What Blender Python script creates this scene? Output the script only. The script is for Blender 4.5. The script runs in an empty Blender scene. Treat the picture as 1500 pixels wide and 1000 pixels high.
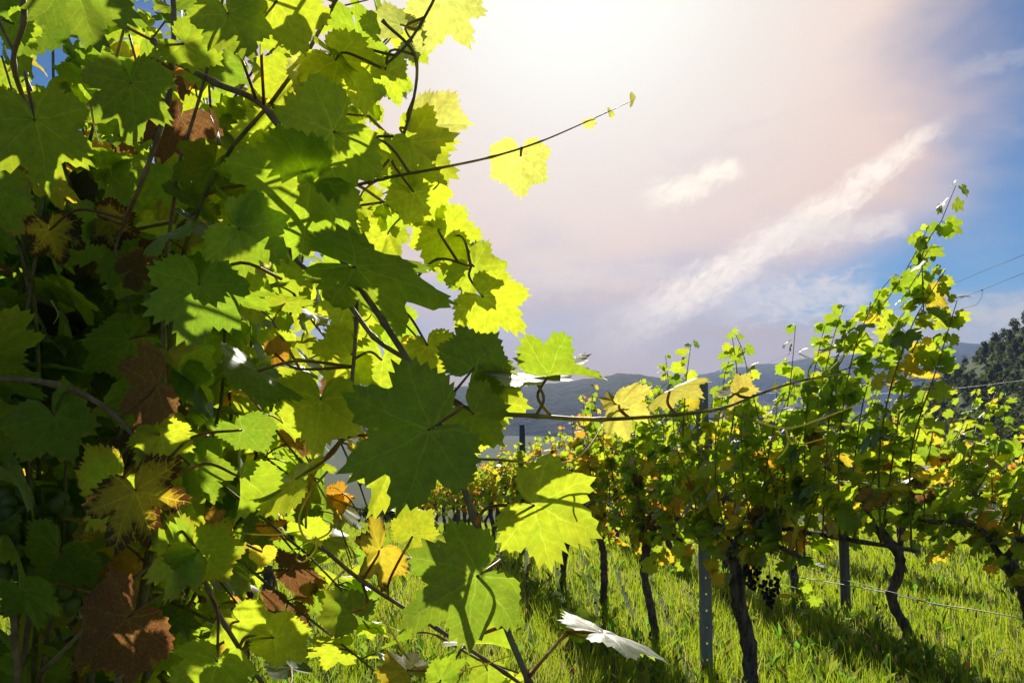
import bpy, math, random
import numpy as np
from mathutils import Vector, Matrix, Quaternion

random.seed(11)
rng = np.random.default_rng(11)
R = math.radians
scene = bpy.context.scene
col = scene.collection

# ------------------------------------------------------------------ camera
F = 1177.0                      # focal length in photograph pixels (1500 wide)
HORIZON = 590.0
PITCH = math.atan((HORIZON - 500.0) / F)
CAM = Vector((0.0, 0.0, 1.5))
FWD = Vector((0.0, math.cos(PITCH), math.sin(PITCH)))
UPV = Vector((0.0, -math.sin(PITCH), math.cos(PITCH)))
cam_data = bpy.data.cameras.new('camera')
cam_data.sensor_width = 36.0
cam_data.lens = F / 1500.0 * 36.0
cam_data.clip_start = 0.02
cam_data.clip_end = 30000.0
cam = bpy.data.objects.new('camera', cam_data)
cam.location = CAM
cam.rotation_euler = (math.pi / 2 + PITCH, 0.0, 0.0)
col.objects.link(cam)
scene.camera = cam


def at(px, py, d):
    """a point at depth d metres that projects to photograph pixel (px, py)"""
    return CAM + FWD * d + Vector((1, 0, 0)) * ((px - 750.0) / F * d) + UPV * ((500.0 - py) / F * d)


def pix(p):
    q = Vector(p) - CAM
    d = q.dot(FWD)
    if d < 0.05:
        return None
    return 750.0 + F * q.x / d, 500.0 - F * q.dot(UPV) / d, d


# ------------------------------------------------------------------ sun, sky
SUN_DIR = (at(838, -70, 1.0) - CAM).normalized()
SUN_EL = math.asin(SUN_DIR.z)
SUN_AZ = math.atan2(SUN_DIR.x, SUN_DIR.y)
sun_data = bpy.data.lights.new('sun', 'SUN')
sun_data.energy = 5.0
sun_data.angle = R(0.53)
sun_data.color = (1.0, 0.93, 0.80)
sun = bpy.data.objects.new('sun', sun_data)
sun.rotation_euler = (-SUN_DIR).to_track_quat('-Z', 'Y').to_euler()
sun.location = (0, 0, 30)
col.objects.link(sun)

scene.view_settings.view_transform = 'Standard'
scene.view_settings.look = 'None'
scene.view_settings.gamma = 1.0
scene.view_settings.use_curve_mapping = False
scene.view_settings.exposure = 0.38
scene.render.engine = 'CYCLES'
cy = scene.cycles
cy.max_bounces = 9
cy.diffuse_bounces = 5
cy.glossy_bounces = 2
cy.transmission_bounces = 4
cy.transparent_max_bounces = 8
cy.volume_bounces = 0
cy.caustics_reflective = False
cy.caustics_refractive = False
cy.sample_clamp_indirect = 4.0
try:
    cy.use_denoising = True
    cy.denoiser = 'OPENIMAGEDENOISE'
except Exception:
    pass


class NT:
    """short-hand for building node trees"""
    def __init__(self, tree):
        self.t = tree
        tree.nodes.clear()

    def n(self, kind, **kw):
        nd = self.t.nodes.new(kind)
        for k, v in kw.items():
            setattr(nd, k, v)
        return nd

    def put(self, sock, v):
        if isinstance(v, bpy.types.NodeSocket):
            self.t.links.new(v, sock)
        elif v is not None:
            sock.default_value = v

    def m(self, op, a, b=None, c=None, clamp=False):
        nd = self.n('ShaderNodeMath', operation=op, use_clamp=clamp)
        self.put(nd.inputs[0], a)
        if b is not None:
            self.put(nd.inputs[1], b)
        if c is not None:
            self.put(nd.inputs[2], c)
        return nd.outputs[0]

    def ramp(self, v, a, b, lo=0.0, hi=1.0, smooth=True):
        nd = self.n('ShaderNodeMapRange', interpolation_type='SMOOTHSTEP' if smooth else 'LINEAR')
        nd.clamp = True
        self.put(nd.inputs['Value'], v)
        self.put(nd.inputs['From Min'], a)
        self.put(nd.inputs['From Max'], b)
        self.put(nd.inputs['To Min'], lo)
        self.put(nd.inputs['To Max'], hi)
        return nd.outputs['Result']

    def mix(self, f, a, b, blend='MIX'):
        nd = self.n('ShaderNodeMix', data_type='RGBA', blend_type=blend)
        self.put(nd.inputs[0], f)
        self.put(nd.inputs[6], a)
        self.put(nd.inputs[7], b)
        return nd.outputs[2]

    def vec(self, x, y, z=0.0):
        nd = self.n('ShaderNodeCombineXYZ')
        for i, v in enumerate((x, y, z)):
            self.put(nd.inputs[i], v)
        return nd.outputs[0]

    def noise(self, v, scale, detail=4.0, rough=0.55, dist=0.0):
        nd = self.n('ShaderNodeTexNoise')
        if v is not None:
            self.put(nd.inputs['Vector'], v)
        nd.inputs['Scale'].default_value = scale
        nd.inputs['Detail'].default_value = detail
        nd.inputs['Roughness'].default_value = rough
        nd.inputs['Distortion'].default_value = dist
        return nd.outputs['Fac']


def rgb(*c):
    return (c[0], c[1], c[2], 1.0)


def azel(px, py):
    d = (at(px, py, 1.0) - CAM).normalized()
    return math.degrees(math.atan2(d.x, d.y)), math.degrees(math.asin(d.z))


def build_world():
    w = bpy.data.worlds.new('World')
    scene.world = w
    w.use_nodes = True
    g = NT(w.node_tree)
    sky = g.n('ShaderNodeTexSky', sky_type='NISHITA')
    sky.sun_disc = False
    sky.sun_elevation = SUN_EL
    sky.sun_rotation = SUN_AZ
    sky.altitude = 300
    sky.air_density = 1.0
    sky.dust_density = 0.1
    sky.ozone_density = 2.0
    base = g.mix(1.0, sky.outputs[0], rgb(0.021, 0.039, 0.054), 'MULTIPLY')
    tc = g.n('ShaderNodeTexCoord').outputs['Generated']
    sep = g.n('ShaderNodeSeparateXYZ')
    g.put(sep.inputs[0], tc)
    x, y, z = sep.outputs
    el = g.m('MULTIPLY', g.m('ARCSINE', g.m('MINIMUM', g.m('MAXIMUM', z, -1.0), 1.0)), 57.2958)
    az = g.m('MULTIPLY', g.m('ARCTAN2', x, y), 57.2958)
    dot = g.n('ShaderNodeVectorMath', operation='DOT_PRODUCT')
    g.put(dot.inputs[0], tc)
    dot.inputs[1].default_value = SUN_DIR
    ang = g.m('MULTIPLY', g.m('ARCCOSINE', g.m('MINIMUM', dot.outputs['Value'], 1.0)), 57.2958)
    # cirrus veil: thick round the sun, thinning with the angle from it
    nv = g.noise(g.vec(g.m('MULTIPLY', az, 0.045), g.m('MULTIPLY', el, 0.10)), 1.0, 5.0, 0.5, 0.4)
    ang_n = g.m('ADD', ang, g.m('MULTIPLY', g.m('SUBTRACT', nv, 0.5), 26.0))
    veil = g.ramp(ang_n, 32.0, 18.0, 0.0, 0.97)
    vcol = g.mix(g.ramp(ang, 6.0, 27.0), rgb(0.80, 0.75, 0.68), rgb(0.72, 0.53, 0.44))
    vcol = g.mix(g.ramp(ang, 13.0, 1.0, 0.0, 1.0), vcol, rgb(0.90, 0.90, 0.82))
    out = g.mix(veil, base, vcol)
    # low grey-mauve bank along the horizon, paler away from the sun
    lowc = g.mix(g.ramp(ang, 30.0, 46.0), rgb(0.50, 0.335, 0.25), rgb(0.52, 0.48, 0.44))
    nl = g.noise(g.vec(g.m('MULTIPLY', az, 0.06), g.m('MULTIPLY', el, 0.35), 3.0), 1.0, 4.0, 0.55, 0.3)
    low = g.ramp(g.m('ADD', el, g.m('MULTIPLY', g.m('SUBTRACT', nl, 0.5), 9.0)), 9.5, 0.5, 0.0, 0.92)
    out = g.mix(low, out, lowc)

    # broken cirrus all over the sky
    nc = g.noise(g.vec(g.m('MULTIPLY', g.m('ADD', az, el), 0.05), g.m('MULTIPLY', g.m('SUBTRACT', el, g.m('MULTIPLY', az, 0.5)), 0.16), 7.0), 1.0, 6.0, 0.6, 0.5)
    out = g.mix(g.ramp(nc, 0.56, 0.82, 0.0, 0.45), out, rgb(0.56, 0.50, 0.50))

    def streak(p0, p1, w0, w1, strength, colr, seed, rag=1.0):
        """a band of cirrus between two sky directions, ragged by noise"""
        nonlocal out
        a0, a1 = azel(*p0), azel(*p1)
        dx, dy = a1[0] - a0[0], a1[1] - a0[1]
        L = math.hypot(dx, dy)
        dx, dy = dx / L, dy / L
        rx, ry = g.m('SUBTRACT', az, a0[0]), g.m('SUBTRACT', el, a0[1])
        al = g.m('ADD', g.m('MULTIPLY', rx, dx), g.m('MULTIPLY', ry, dy))
        pe = g.m('ADD', g.m('MULTIPLY', rx, -dy), g.m('MULTIPLY', ry, dx))
        big = g.noise(g.vec(g.m('MULTIPLY', al, 0.16), g.m('MULTIPLY', pe, 0.12), seed), 1.0, 3.0, 0.5)
        fine = g.noise(g.vec(g.m('MULTIPLY', al, 0.8), g.m('MULTIPLY', pe, 1.5), seed + 5.0), 1.0, 5.0, 0.62, 0.6)
        pe2 = g.m('ADD', pe, g.m('MULTIPLY', g.m('SUBTRACT', big, 0.5), 3.4 * rag))
        u = g.m('DIVIDE', al, L)
        wid = g.ramp(u, 0.0, 1.0, w0, w1, False)
        edge = g.m('SUBTRACT', 1.0, g.m('DIVIDE', g.m('ABSOLUTE', pe2), wid))
        edge = g.m('ADD', edge, g.m('MULTIPLY', g.m('SUBTRACT', fine, 0.5), 1.5 * rag))
        msk = g.ramp(edge, 0.0, 0.9)
        ends = g.m('MULTIPLY', g.ramp(u, -0.02, 0.13), g.ramp(u, 1.05, 0.6))
        msk = g.m('MULTIPLY', g.m('MULTIPLY', msk, ends), g.ramp(fine, 0.2, 0.7, 0.45 * strength, strength))
        out = g.mix(msk, out, colr)

    streak((1400, 172), (850, 525), 0.85, 2.9, 1.0, rgb(0.92, 0.80, 0.68), 1.0, 0.62)
    streak((1090, 243), (930, 300), 0.9, 1.6, 0.95, rgb(0.96, 0.85, 0.70), 12.0, 0.7)
    streak((1340, 322), (1080, 352), 1.2, 2.4, 0.8, rgb(0.74, 0.66, 0.60), 23.0, 0.8)
    streak((1000, 248), (790, 292), 0.8, 1.8, 0.45, rgb(0.74, 0.63, 0.54), 33.0)
    streak((1290, 425), (1030, 440), 2.0, 2.6, 0.8, rgb(0.68, 0.61, 0.56), 41.0)
    streak((1000, 395), (700, 420), 1.2, 2.6, 0.4, rgb(0.76, 0.64, 0.55), 52.0)
    streak((1390, 110), (1540, 78), 0.7, 1.0, 0.5, rgb(0.40, 0.40, 0.46), 61.0)
    streak((1580, 452), (1330, 456), 1.7, 1.9, 0.8, rgb(0.50, 0.48, 0.45), 71.0)
    bg = g.n('ShaderNodeBackground')
    g.put(bg.inputs['Color'], out)
    bg.inputs['Strength'].default_value = 1.0
    o = g.n('ShaderNodeOutputWorld')
    g.t.links.new(bg.outputs[0], o.inputs['Surface'])


build_world()

# ------------------------------------------------------------------ mesh helpers
def mesh_from(name, V, faces, mats=(), smooth=True, fmat=None):
    """V (n,3); faces: an (m,k) array or a list of index tuples"""
    me = bpy.data.meshes.new(name)
    V = np.asarray(V, dtype=np.float32)
    if isinstance(faces, np.ndarray):
        m, k = faces.shape
        me.vertices.add(len(V))
        me.vertices.foreach_set('co', V.ravel())
        me.loops.add(m * k)
        me.loops.foreach_set('vertex_index', faces.astype(np.int32).ravel())
        me.polygons.add(m)
        me.polygons.foreach_set('loop_start', np.arange(0, m * k, k, dtype=np.int32))
        if fmat is not None:
            me.polygons.foreach_set('material_index', np.asarray(fmat, dtype=np.int32))
        if smooth:
            me.polygons.foreach_set('use_smooth', np.ones(m, dtype=bool))
        me.update(calc_edges=True)
    else:
        me.from_pydata(V.tolist(), [], faces)
        if fmat is not None:
            me.polygons.foreach_set('material_index', np.asarray(fmat, dtype=np.int32))
        if smooth:
            me.polygons.foreach_set('use_smooth', np.ones(len(me.polygons), dtype=bool))
        me.update()
    for mt in mats:
        me.materials.append(mt)
    return me


class MB:
    """collects shapes for ONE mesh"""
    def __init__(self):
        self.v, self.f = [], []

    def tube(self, pts, radii, sides=6, rough=0.0, cap=True):
        pts = [Vector(p) for p in pts]
        n = len(pts)
        if not hasattr(radii, '__len__'):
            radii = [radii] * n
        b = len(self.v)
        t0 = (pts[1] - pts[0]).normalized()
        ref = t0.orthogonal().normalized()
        for i in range(n):
            t = (pts[min(i + 1, n - 1)] - pts[max(i - 1, 0)]).normalized()
            ref = (ref - t * ref.dot(t)).normalized()
            bi = t.cross(ref)
            for k in range(sides):
                a = 2 * math.pi * k / sides
                r = radii[i] * (1 + rough * (random.random() - 0.5) * 2)
                self.v.append(tuple(pts[i] + (ref * math.cos(a) + bi * math.sin(a)) * r))
        for i in range(n - 1):
            for k in range(sides):
                k2 = (k + 1) % sides
                self.f.append((b + i * sides + k, b + i * sides + k2, b + (i + 1) * sides + k2, b + (i + 1) * sides + k))
        if cap:
            self.f.append(tuple(b + k for k in reversed(range(sides))))
            self.f.append(tuple(b + (n - 1) * sides + k for k in range(sides)))
        return self

    def box(self, x0, x1, y0, y1, z0, z1):
        b = len(self.v)
        for x in (x0, x1):
            for y in (y0, y1):
                for z in (z0, z1):
                    self.v.append((x, y, z))
        for q in ((0, 1, 3, 2), (4, 6, 7, 5), (0, 4, 5, 1), (2, 3, 7, 6), (0, 2, 6, 4), (1, 5, 7, 3)):
            self.f.append(tuple(b + i for i in q))
        return self

    def ball(self, c, r, seg=8, rings=5, sz=1.0):
        b = len(self.v)
        c = Vector(c)
        self.v.append(tuple(c + Vector((0, 0, r * sz))))
        for i in range(1, rings):
            a = math.pi * i / rings
            for k in range(seg):
                t = 2 * math.pi * k / seg
                self.v.append((c.x + r * math.sin(a) * math.cos(t), c.y + r * math.sin(a) * math.sin(t), c.z + r * sz * math.cos(a)))
        self.v.append(tuple(c - Vector((0, 0, r * sz))))
        last = len(self.v) - 1
        for k in range(seg):
            k2 = (k + 1) % seg
            self.f.append((b, b + 1 + k, b + 1 + k2))
            for i in range(rings - 2):
                o = b + 1 + i * seg
                self.f.append((o + k, o + seg + k, o + seg + k2, o + k2))
            o = b + 1 + (rings - 2) * seg
            self.f.append((o + k, last, o + k2))
        return self

    def mesh(self, name, mats, smooth=True):
        return mesh_from(name, self.v, self.f, mats, smooth)


def spline(pts, per=5):
    """Catmull-Rom through 3D points"""
    P = [Vector(p) for p in pts]
    if len(P) == 2:
        return [P[0].lerp(P[1], i / per) for i in range(per + 1)]
    P = [P[0] * 2 - P[1]] + P + [P[-1] * 2 - P[-2]]
    out = []
    for i in range(1, len(P) - 2):
        a, b, c, d = P[i - 1:i + 3]
        for k in range(per):
            t = k / per
            out.append(0.5 * (2 * b + (c - a) * t + (2 * a - 5 * b + 4 * c - d) * t * t + (3 * b - a - 3 * c + d) * t ** 3))
    out.append(P[-2])
    return out


def link(o):
    col.objects.link(o)
    return o


def tag(o, label=None, cat=None, group=None, kind=None):
    for k, v in (('label', label), ('category', cat), ('group', group), ('kind', kind)):
        if v:
            o[k] = v
    return o


def empty(name, loc):
    o = bpy.data.objects.new(name, None)
    o.empty_display_size = 0.1
    o.location = loc
    return link(o)


def child(name, me, parent, M=None, pw=None):
    """an object with world matrix M under parent, whose world matrix is pw (or a plain location)"""
    o = bpy.data.objects.new(name, me)
    o.parent = parent
    o.matrix_parent_inverse = (pw or Matrix.Translation(parent.location)).inverted()
    if M is not None:
        o.matrix_basis = M
    return link(o)


def frame(origin, tip, normal, s):
    Y = tip.normalized()
    Z = (normal - Y * normal.dot(Y))
    if Z.length < 1e-4:
        Z = Y.orthogonal()
    Z.normalize()
    X = Y.cross(Z)
    M = Matrix.Identity(4)
    for i in range(3):
        M[i][0], M[i][1], M[i][2], M[i][3] = X[i] * s, Y[i] * s, Z[i] * s, origin[i]
    return M


# ------------------------------------------------------------------ materials
def new_mat(name):
    m = bpy.data.materials.new(name)
    m.use_nodes = True
    return m, NT(m.node_tree)


def finish(g, shader, vol=None):
    o = g.n('ShaderNodeOutputMaterial')
    if shader is not None:
        g.t.links.new(shader, o.inputs['Surface'])
    if vol is not None:
        g.t.links.new(vol, o.inputs['Volume'])


def principled(g, colr, rough=0.7, spec=0.3, bump=None, strength=0.3, dist=0.01, metal=0.0):
    p = g.n('ShaderNodeBsdfPrincipled')
    g.put(p.inputs['Base Color'], colr)
    g.put(p.inputs['Roughness'], rough)
    p.inputs['Specular IOR Level'].default_value = spec
    p.inputs['Metallic'].default_value = metal
    if bump is not None:
        b = g.n('ShaderNodeBump')
        b.inputs['Strength'].default_value = strength
        b.inputs['Distance'].default_value = dist
        g.put(b.inputs['Height'], bump)
        g.t.links.new(b.outputs[0], p.inputs['Normal'])
    return p.outputs[0]


def leaf_material(name, joined):
    """vine leaf blade. The leaf's own colour comes from the object (or from the joined mesh's colour attribute);
    its alpha says how far the leaf has turned brown in spots."""
    m, g = new_mat(name)
    if joined:
        a = g.n('ShaderNodeAttribute', attribute_name='tint')
        tint, alpha, rnd = a.outputs['Color'], a.outputs['Alpha'], g.n('ShaderNodeNewGeometry').outputs['Random Per Island']
    else:
        a = g.n('ShaderNodeObjectInfo')
        tint, alpha, rnd = a.outputs['Color'], a.outputs['Alpha'], a.outputs['Random']
    uv = g.n('ShaderNodeUVMap', uv_map='UVMap').outputs[0]
    sp = g.n('ShaderNodeSeparateXYZ')
    g.put(sp.inputs[0], uv)
    x = g.m('MULTIPLY', g.m('SUBTRACT', sp.outputs[0], 0.5), 2.5)
    y = g.m('MULTIPLY', g.m('SUBTRACT', sp.outputs[1], 0.5), 2.5)
    wob = g.vec(g.m('ADD', x, g.m('MULTIPLY', rnd, 19.0)), y, rnd)
    x = g.m('ADD', x, g.m('MULTIPLY', g.m('SUBTRACT', g.noise(wob, 3.2, 2.0), 0.5), 0.13))
    y = g.m('ADD', y, g.m('MULTIPLY', g.m('SUBTRACT', g.noise(wob, 2.7, 2.0), 0.5), 0.13))
    r = g.m('SQRT', g.m('ADD', g.m('MULTIPLY', x, x), g.m('MULTIPLY', y, y)))
    th = g.m('ARCTAN2', x, y)
    w = R(50)
    ph = g.m('SUBTRACT', g.m('FLOORED_MODULO', g.m('ADD', th, w / 2), w), w / 2)
    t = g.m('MULTIPLY', r, g.m('COSINE', ph))
    s = g.m('ABSOLUTE', g.m('MULTIPLY', r, g.m('SINE', ph)))
    wid = g.m('MULTIPLY', g.m('SUBTRACT', 1.15, r), 0.013)
    v1 = g.ramp(g.m('DIVIDE', s, g.m('MAXIMUM', wid, 0.002)), 1.5, 0.4)
    fr = g.m('FRACT', g.m('MULTIPLY', g.m('SUBTRACT', t, g.m('MULTIPLY', s, 0.85)), 7.0))
    v2 = g.ramp(g.m('ABSOLUTE', g.m('SUBTRACT', fr, 0.5)), 0.085, 0.02, 0.0, 0.6)
    vein = g.m('MAXIMUM', v1, v2)
    seedv = g.vec(g.m('ADD', x, g.m('MULTIPLY', rnd, 37.0)), y, g.m('MULTIPLY', rnd, 11.0))
    n1 = g.noise(seedv, 2.2, 4.0, 0.6)
    n2 = g.noise(seedv, 7.5, 3.0, 0.6)
    vor = g.n('ShaderNodeTexVoronoi', feature='DISTANCE_TO_EDGE')
    g.put(vor.inputs['Vector'], seedv)
    vor.inputs['Scale'].default_value = 17.0
    cell = g.ramp(vor.outputs['Distance'], 0.0, 0.12)
    # the leaf's colour: patches, paler veins, brown spots and margins where it has turned
    hsv = g.n('ShaderNodeHueSaturation')
    g.put(hsv.inputs['Hue'], g.ramp(n1, 0.3, 0.7, 0.485, 0.512, False))
    g.put(hsv.inputs['Value'], g.ramp(n2, 0.25, 0.75, 0.74, 1.16, False))
    g.put(hsv.inputs['Color'], tint)
    vcol = g.mix(1.0, g.mix(1.0, hsv.outputs[0], rgb(1.25, 1.25, 1.6), 'MULTIPLY'), rgb(0.05, 0.05, 0.02), 'ADD')
    body = g.mix(g.m('MULTIPLY', vein, 0.85), hsv.outputs[0], vcol)
    body = g.mix(g.ramp(cell, 0.0, 1.0, 0.16, 0.0), body, rgb(0.55, 0.55, 0.08))
    ea = g.n('ShaderNodeAttribute', attribute_name='edge').outputs['Fac']
    away = g.m('MULTIPLY', g.m('SUBTRACT', 1.0, vein), 0.24)
    spot = g.m('ADD', g.m('ADD', g.m('MULTIPLY', n2, 0.5), g.m('MULTIPLY', n1, 0.5)), g.m('ADD', away, g.m('MULTIPLY', g.m('POWER', ea, 2.5), 0.36)))
    thr = g.ramp(alpha, 0.0, 1.0, 1.45, 0.72, False)
    brown = g.ramp(g.m('SUBTRACT', spot, thr), -0.05, 0.12)
    halo = g.ramp(g.m('SUBTRACT', spot, thr), -0.22, 0.04, 0.0, 0.6)
    body = g.mix(halo, body, rgb(0.62, 0.36, 0.03))
    trans = g.mix(brown, body, rgb(0.11, 0.038, 0.012))
    refl = g.mix(1.0, trans, rgb(0.25, 0.27, 0.31), 'MULTIPLY')
    refl = g.mix(g.m('MULTIPLY', v1, 0.35), refl, rgb(0.16, 0.20, 0.06))
    back = g.n('ShaderNodeNewGeometry').outputs['Backfacing']
    refl = g.mix(g.m('MULTIPLY', back, 0.5), refl, rgb(0.17, 0.22, 0.10))
    hgt = g.m('ADD', g.m('MULTIPLY', vein, -1.0), g.m('ADD', g.m('MULTIPLY', cell, 0.35), g.m('MULTIPLY', n2, 0.5)))
    bp = g.n('ShaderNodeBump')
    bp.inputs['Strength'].default_value = 0.35
    bp.inputs['Distance'].default_value = 0.002
    g.put(bp.inputs['Height'], hgt)
    df = g.n('ShaderNodeBsdfDiffuse')
    g.put(df.inputs['Color'], refl)
    g.t.links.new(bp.outputs[0], df.inputs['Normal'])
    tr = g.n('ShaderNodeBsdfTranslucent')
    g.put(tr.inputs['Color'], trans)
    mx = g.n('ShaderNodeMixShader')
    mx.inputs[0].default_value = 0.74
    g.t.links.new(df.outputs[0], mx.inputs[1])
    g.t.links.new(tr.outputs[0], mx.inputs[2])
    gl = g.n('ShaderNodeBsdfAnisotropic')
    g.put(gl.inputs['Roughness'], g.ramp(n2, 0.3, 0.7, 0.46, 0.58, False))
    bg2 = g.n('ShaderNodeBump')
    bg2.inputs['Strength'].default_value = 0.25
    bg2.inputs['Distance'].default_value = 0.002
    g.put(bg2.inputs['Height'], g.m('ADD', g.m('MULTIPLY', vein, -0.5), n1))
    g.t.links.new(bg2.outputs[0], gl.inputs['Normal'])
    lw = g.n('ShaderNodeLayerWeight')
    lw.inputs['Blend'].default_value = 0.5
    fac = g.m('ADD', 0.035, g.m('MULTIPLY', g.m('POWER', lw.outputs['Facing'], 4.0), 0.4))
    fac = g.m('MULTIPLY', fac, g.m('SUBTRACT', 1.0, g.m('MULTIPLY', back, 0.65)))      # the underside is felted, not glossy
    m2 = g.n('ShaderNodeMixShader')
    g.put(m2.inputs[0], fac)
    g.t.links.new(mx.outputs[0], m2.inputs[1])
    g.t.links.new(gl.outputs[0], m2.inputs[2])
    finish(g, m2.outputs[0])
    return m


def simple_wood(name, c1, c2, scale, stretch, rough=0.75, bump=0.6, dist=0.006, spec=0.3, glow=0.0):
    m, g = new_mat(name)
    co = g.n('ShaderNodeTexCoord').outputs['Object']
    mp = g.n('ShaderNodeMapping')
    g.put(mp.inputs['Vector'], co)
    mp.inputs['Scale'].default_value = stretch
    n1 = g.noise(mp.outputs[0], scale, 6.0, 0.65, 0.4)
    n2 = g.noise(co, scale * 0.25, 3.0)
    c = g.mix(g.ramp(g.m('ADD', g.m('MULTIPLY', n1, 0.7), g.m('MULTIPLY', n2, 0.3)), 0.35, 0.65), c1, c2)
    p = principled(g, c, rough, spec, n1, bump, dist)
    if glow:                                               # sappy green stems let light through
        tr = g.n('ShaderNodeBsdfTranslucent')
        g.put(tr.inputs['Color'], g.mix(1.0, c, rgb(1.7, 1.7, 1.4), 'MULTIPLY'))
        mx = g.n('ShaderNodeMixShader')
        mx.inputs[0].default_value = glow
        g.t.links.new(p, mx.inputs[1])
        g.t.links.new(tr.outputs[0], mx.inputs[2])
        p = mx.outputs[0]
    finish(g, p)
    return m


MAT = {}
MAT['leaf'] = leaf_material('vine_leaf', False)
MAT['leaf_joined'] = leaf_material('vine_leaf_mass', True)
MAT['bark'] = simple_wood('vine_bark', rgb(0.06, 0.040, 0.030), rgb(0.27, 0.195, 0.15), 55.0, (1, 1, 0.16), 0.9, 1.0, 0.014, 0.2)
MAT['cane'] = simple_wood('vine_cane', rgb(0.20, 0.11, 0.05), rgb(0.38, 0.27, 0.11), 60.0, (1, 1, 1), 0.5, 0.3, 0.002)
MAT['shoot'] = simple_wood('green_shoot', rgb(0.16, 0.15, 0.03), rgb(0.36, 0.30, 0.08), 50.0, (1, 1, 1), 0.4, 0.1, 0.0005, 0.5, 0.4)
MAT['petiole'] = simple_wood('leaf_stalk', rgb(0.26, 0.09, 0.03), rgb(0.34, 0.26, 0.06), 30.0, (1, 1, 1), 0.4, 0.1, 0.0005, 0.5, 0.4)
MAT['tendril'] = simple_wood('tendril_skin', rgb(0.36, 0.36, 0.07), rgb(0.50, 0.44, 0.13), 40.0, (1, 1, 1), 0.4, 0.1, 0.0005, 0.5, 0.5)
MAT['steel'] = simple_wood('galvanised_steel', rgb(0.22, 0.22, 0.21), rgb(0.36, 0.36, 0.34), 18.0, (1, 1, 0.3), 0.6, 0.2, 0.001, 0.5)
MAT['wood_post'] = simple_wood('weathered_post', rgb(0.10, 0.09, 0.08), rgb(0.23, 0.21, 0.18), 45.0, (1, 1, 0.1), 0.85, 0.5, 0.003)
MAT['wire'] = simple_wood('wire_metal', rgb(0.22, 0.22, 0.22), rgb(0.34, 0.33, 0.32), 3.0, (1, 1, 1), 0.45, 0.02, 0.0003, 0.5)
MAT['cable'] = simple_wood('black_cable', rgb(0.02, 0.02, 0.02), rgb(0.04, 0.04, 0.04), 5.0, (1, 1, 1))


def grape_material(name, c1, c2, trans):
    m, g = new_mat(name)
    n = g.noise(g.n('ShaderNodeTexCoord').outputs['Object'], 60.0, 3.0)
    c = g.mix(g.ramp(n, 0.35, 0.65), c1, c2)
    p = principled(g, c, 0.35, 0.5)
    tr = g.n('ShaderNodeBsdfTranslucent')
    tr.inputs['Color'].default_value = trans
    mx = g.n('ShaderNodeMixShader')
    mx.inputs[0].default_value = 0.4
    g.t.links.new(p, mx.inputs[1])
    g.t.links.new(tr.outputs[0], mx.inputs[2])
    finish(g, mx.outputs[0])
    return m


MAT['grape_green'] = grape_material('green_grape', rgb(0.16, 0.22, 0.04), rgb(0.26, 0.30, 0.08), rgb(0.45, 0.52, 0.08))
MAT['grape_dark'] = grape_material('dark_grape', rgb(0.012, 0.010, 0.025), rgb(0.05, 0.045, 0.08), rgb(0.10, 0.01, 0.03))


def grass_material():
    m, g = new_mat('grass_blade')
    a = g.n('ShaderNodeAttribute', attribute_name='tint').outputs['Color']
    p = principled(g, g.mix(1.0, a, rgb(0.32, 0.34, 0.36), 'MULTIPLY'), 0.45, 0.4)
    tr = g.n('ShaderNodeBsdfTranslucent')
    g.put(tr.inputs['Color'], a)
    mx = g.n('ShaderNodeMixShader')
    mx.inputs[0].default_value = 0.6
    g.t.links.new(p, mx.inputs[1])
    g.t.links.new(tr.outputs[0], mx.inputs[2])
    finish(g, mx.outputs[0])
    return m


MAT['grass'] = grass_material()


def ground_material():
    m, g = new_mat('meadow_soil')
    pos = g.n('ShaderNodeNewGeometry').outputs['Position']
    n1 = g.noise(pos, 0.9, 6.0, 0.6)
    n2 = g.noise(pos, 14.0, 5.0, 0.65)
    n3 = g.noise(pos, 0.012, 4.0, 0.5)
    c = g.mix(g.ramp(n2, 0.35, 0.7), rgb(0.035, 0.050, 0.012), rgb(0.085, 0.13, 0.025))
    c = g.mix(g.ramp(n1, 0.5, 0.75, 0.0, 0.6), c, rgb(0.10, 0.075, 0.045))
    c = g.mix(g.ramp(n3, 0.45, 0.6, 0.0, 0.5), c, rgb(0.11, 0.11, 0.05))
    finish(g, principled(g, c, 0.95, 0.1, n2, 0.6, 0.02))
    return m


MAT['ground'] = ground_material()


def forest_hill_material():
    m, g = new_mat('wooded_slope')
    pos = g.n('ShaderNodeNewGeometry').outputs['Position']
    n1 = g.noise(pos, 0.03, 6.0, 0.65)
    n2 = g.noise(pos, 0.004, 4.0, 0.5)
    c = g.mix(g.ramp(n1, 0.35, 0.65), rgb(0.018, 0.028, 0.014), rgb(0.05, 0.065, 0.025))
    c = g.mix(g.ramp(n2, 0.55, 0.7, 0.0, 0.5), c, rgb(0.075, 0.085, 0.035))
    finish(g, principled(g, c, 0.95, 0.05, n1, 1.0, 8.0))
    return m


MAT['hill'] = forest_hill_material()


def plain(name, c1, c2, scale=6.0, rough=0.8):
    m, g = new_mat(name)
    n = g.noise(g.n('ShaderNodeTexCoord').outputs['Object'], scale, 5.0, 0.6)
    finish(g, principled(g, g.mix(g.ramp(n, 0.3, 0.7), c1, c2), rough, 0.3, n, 0.2, 0.01))
    return m


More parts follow.
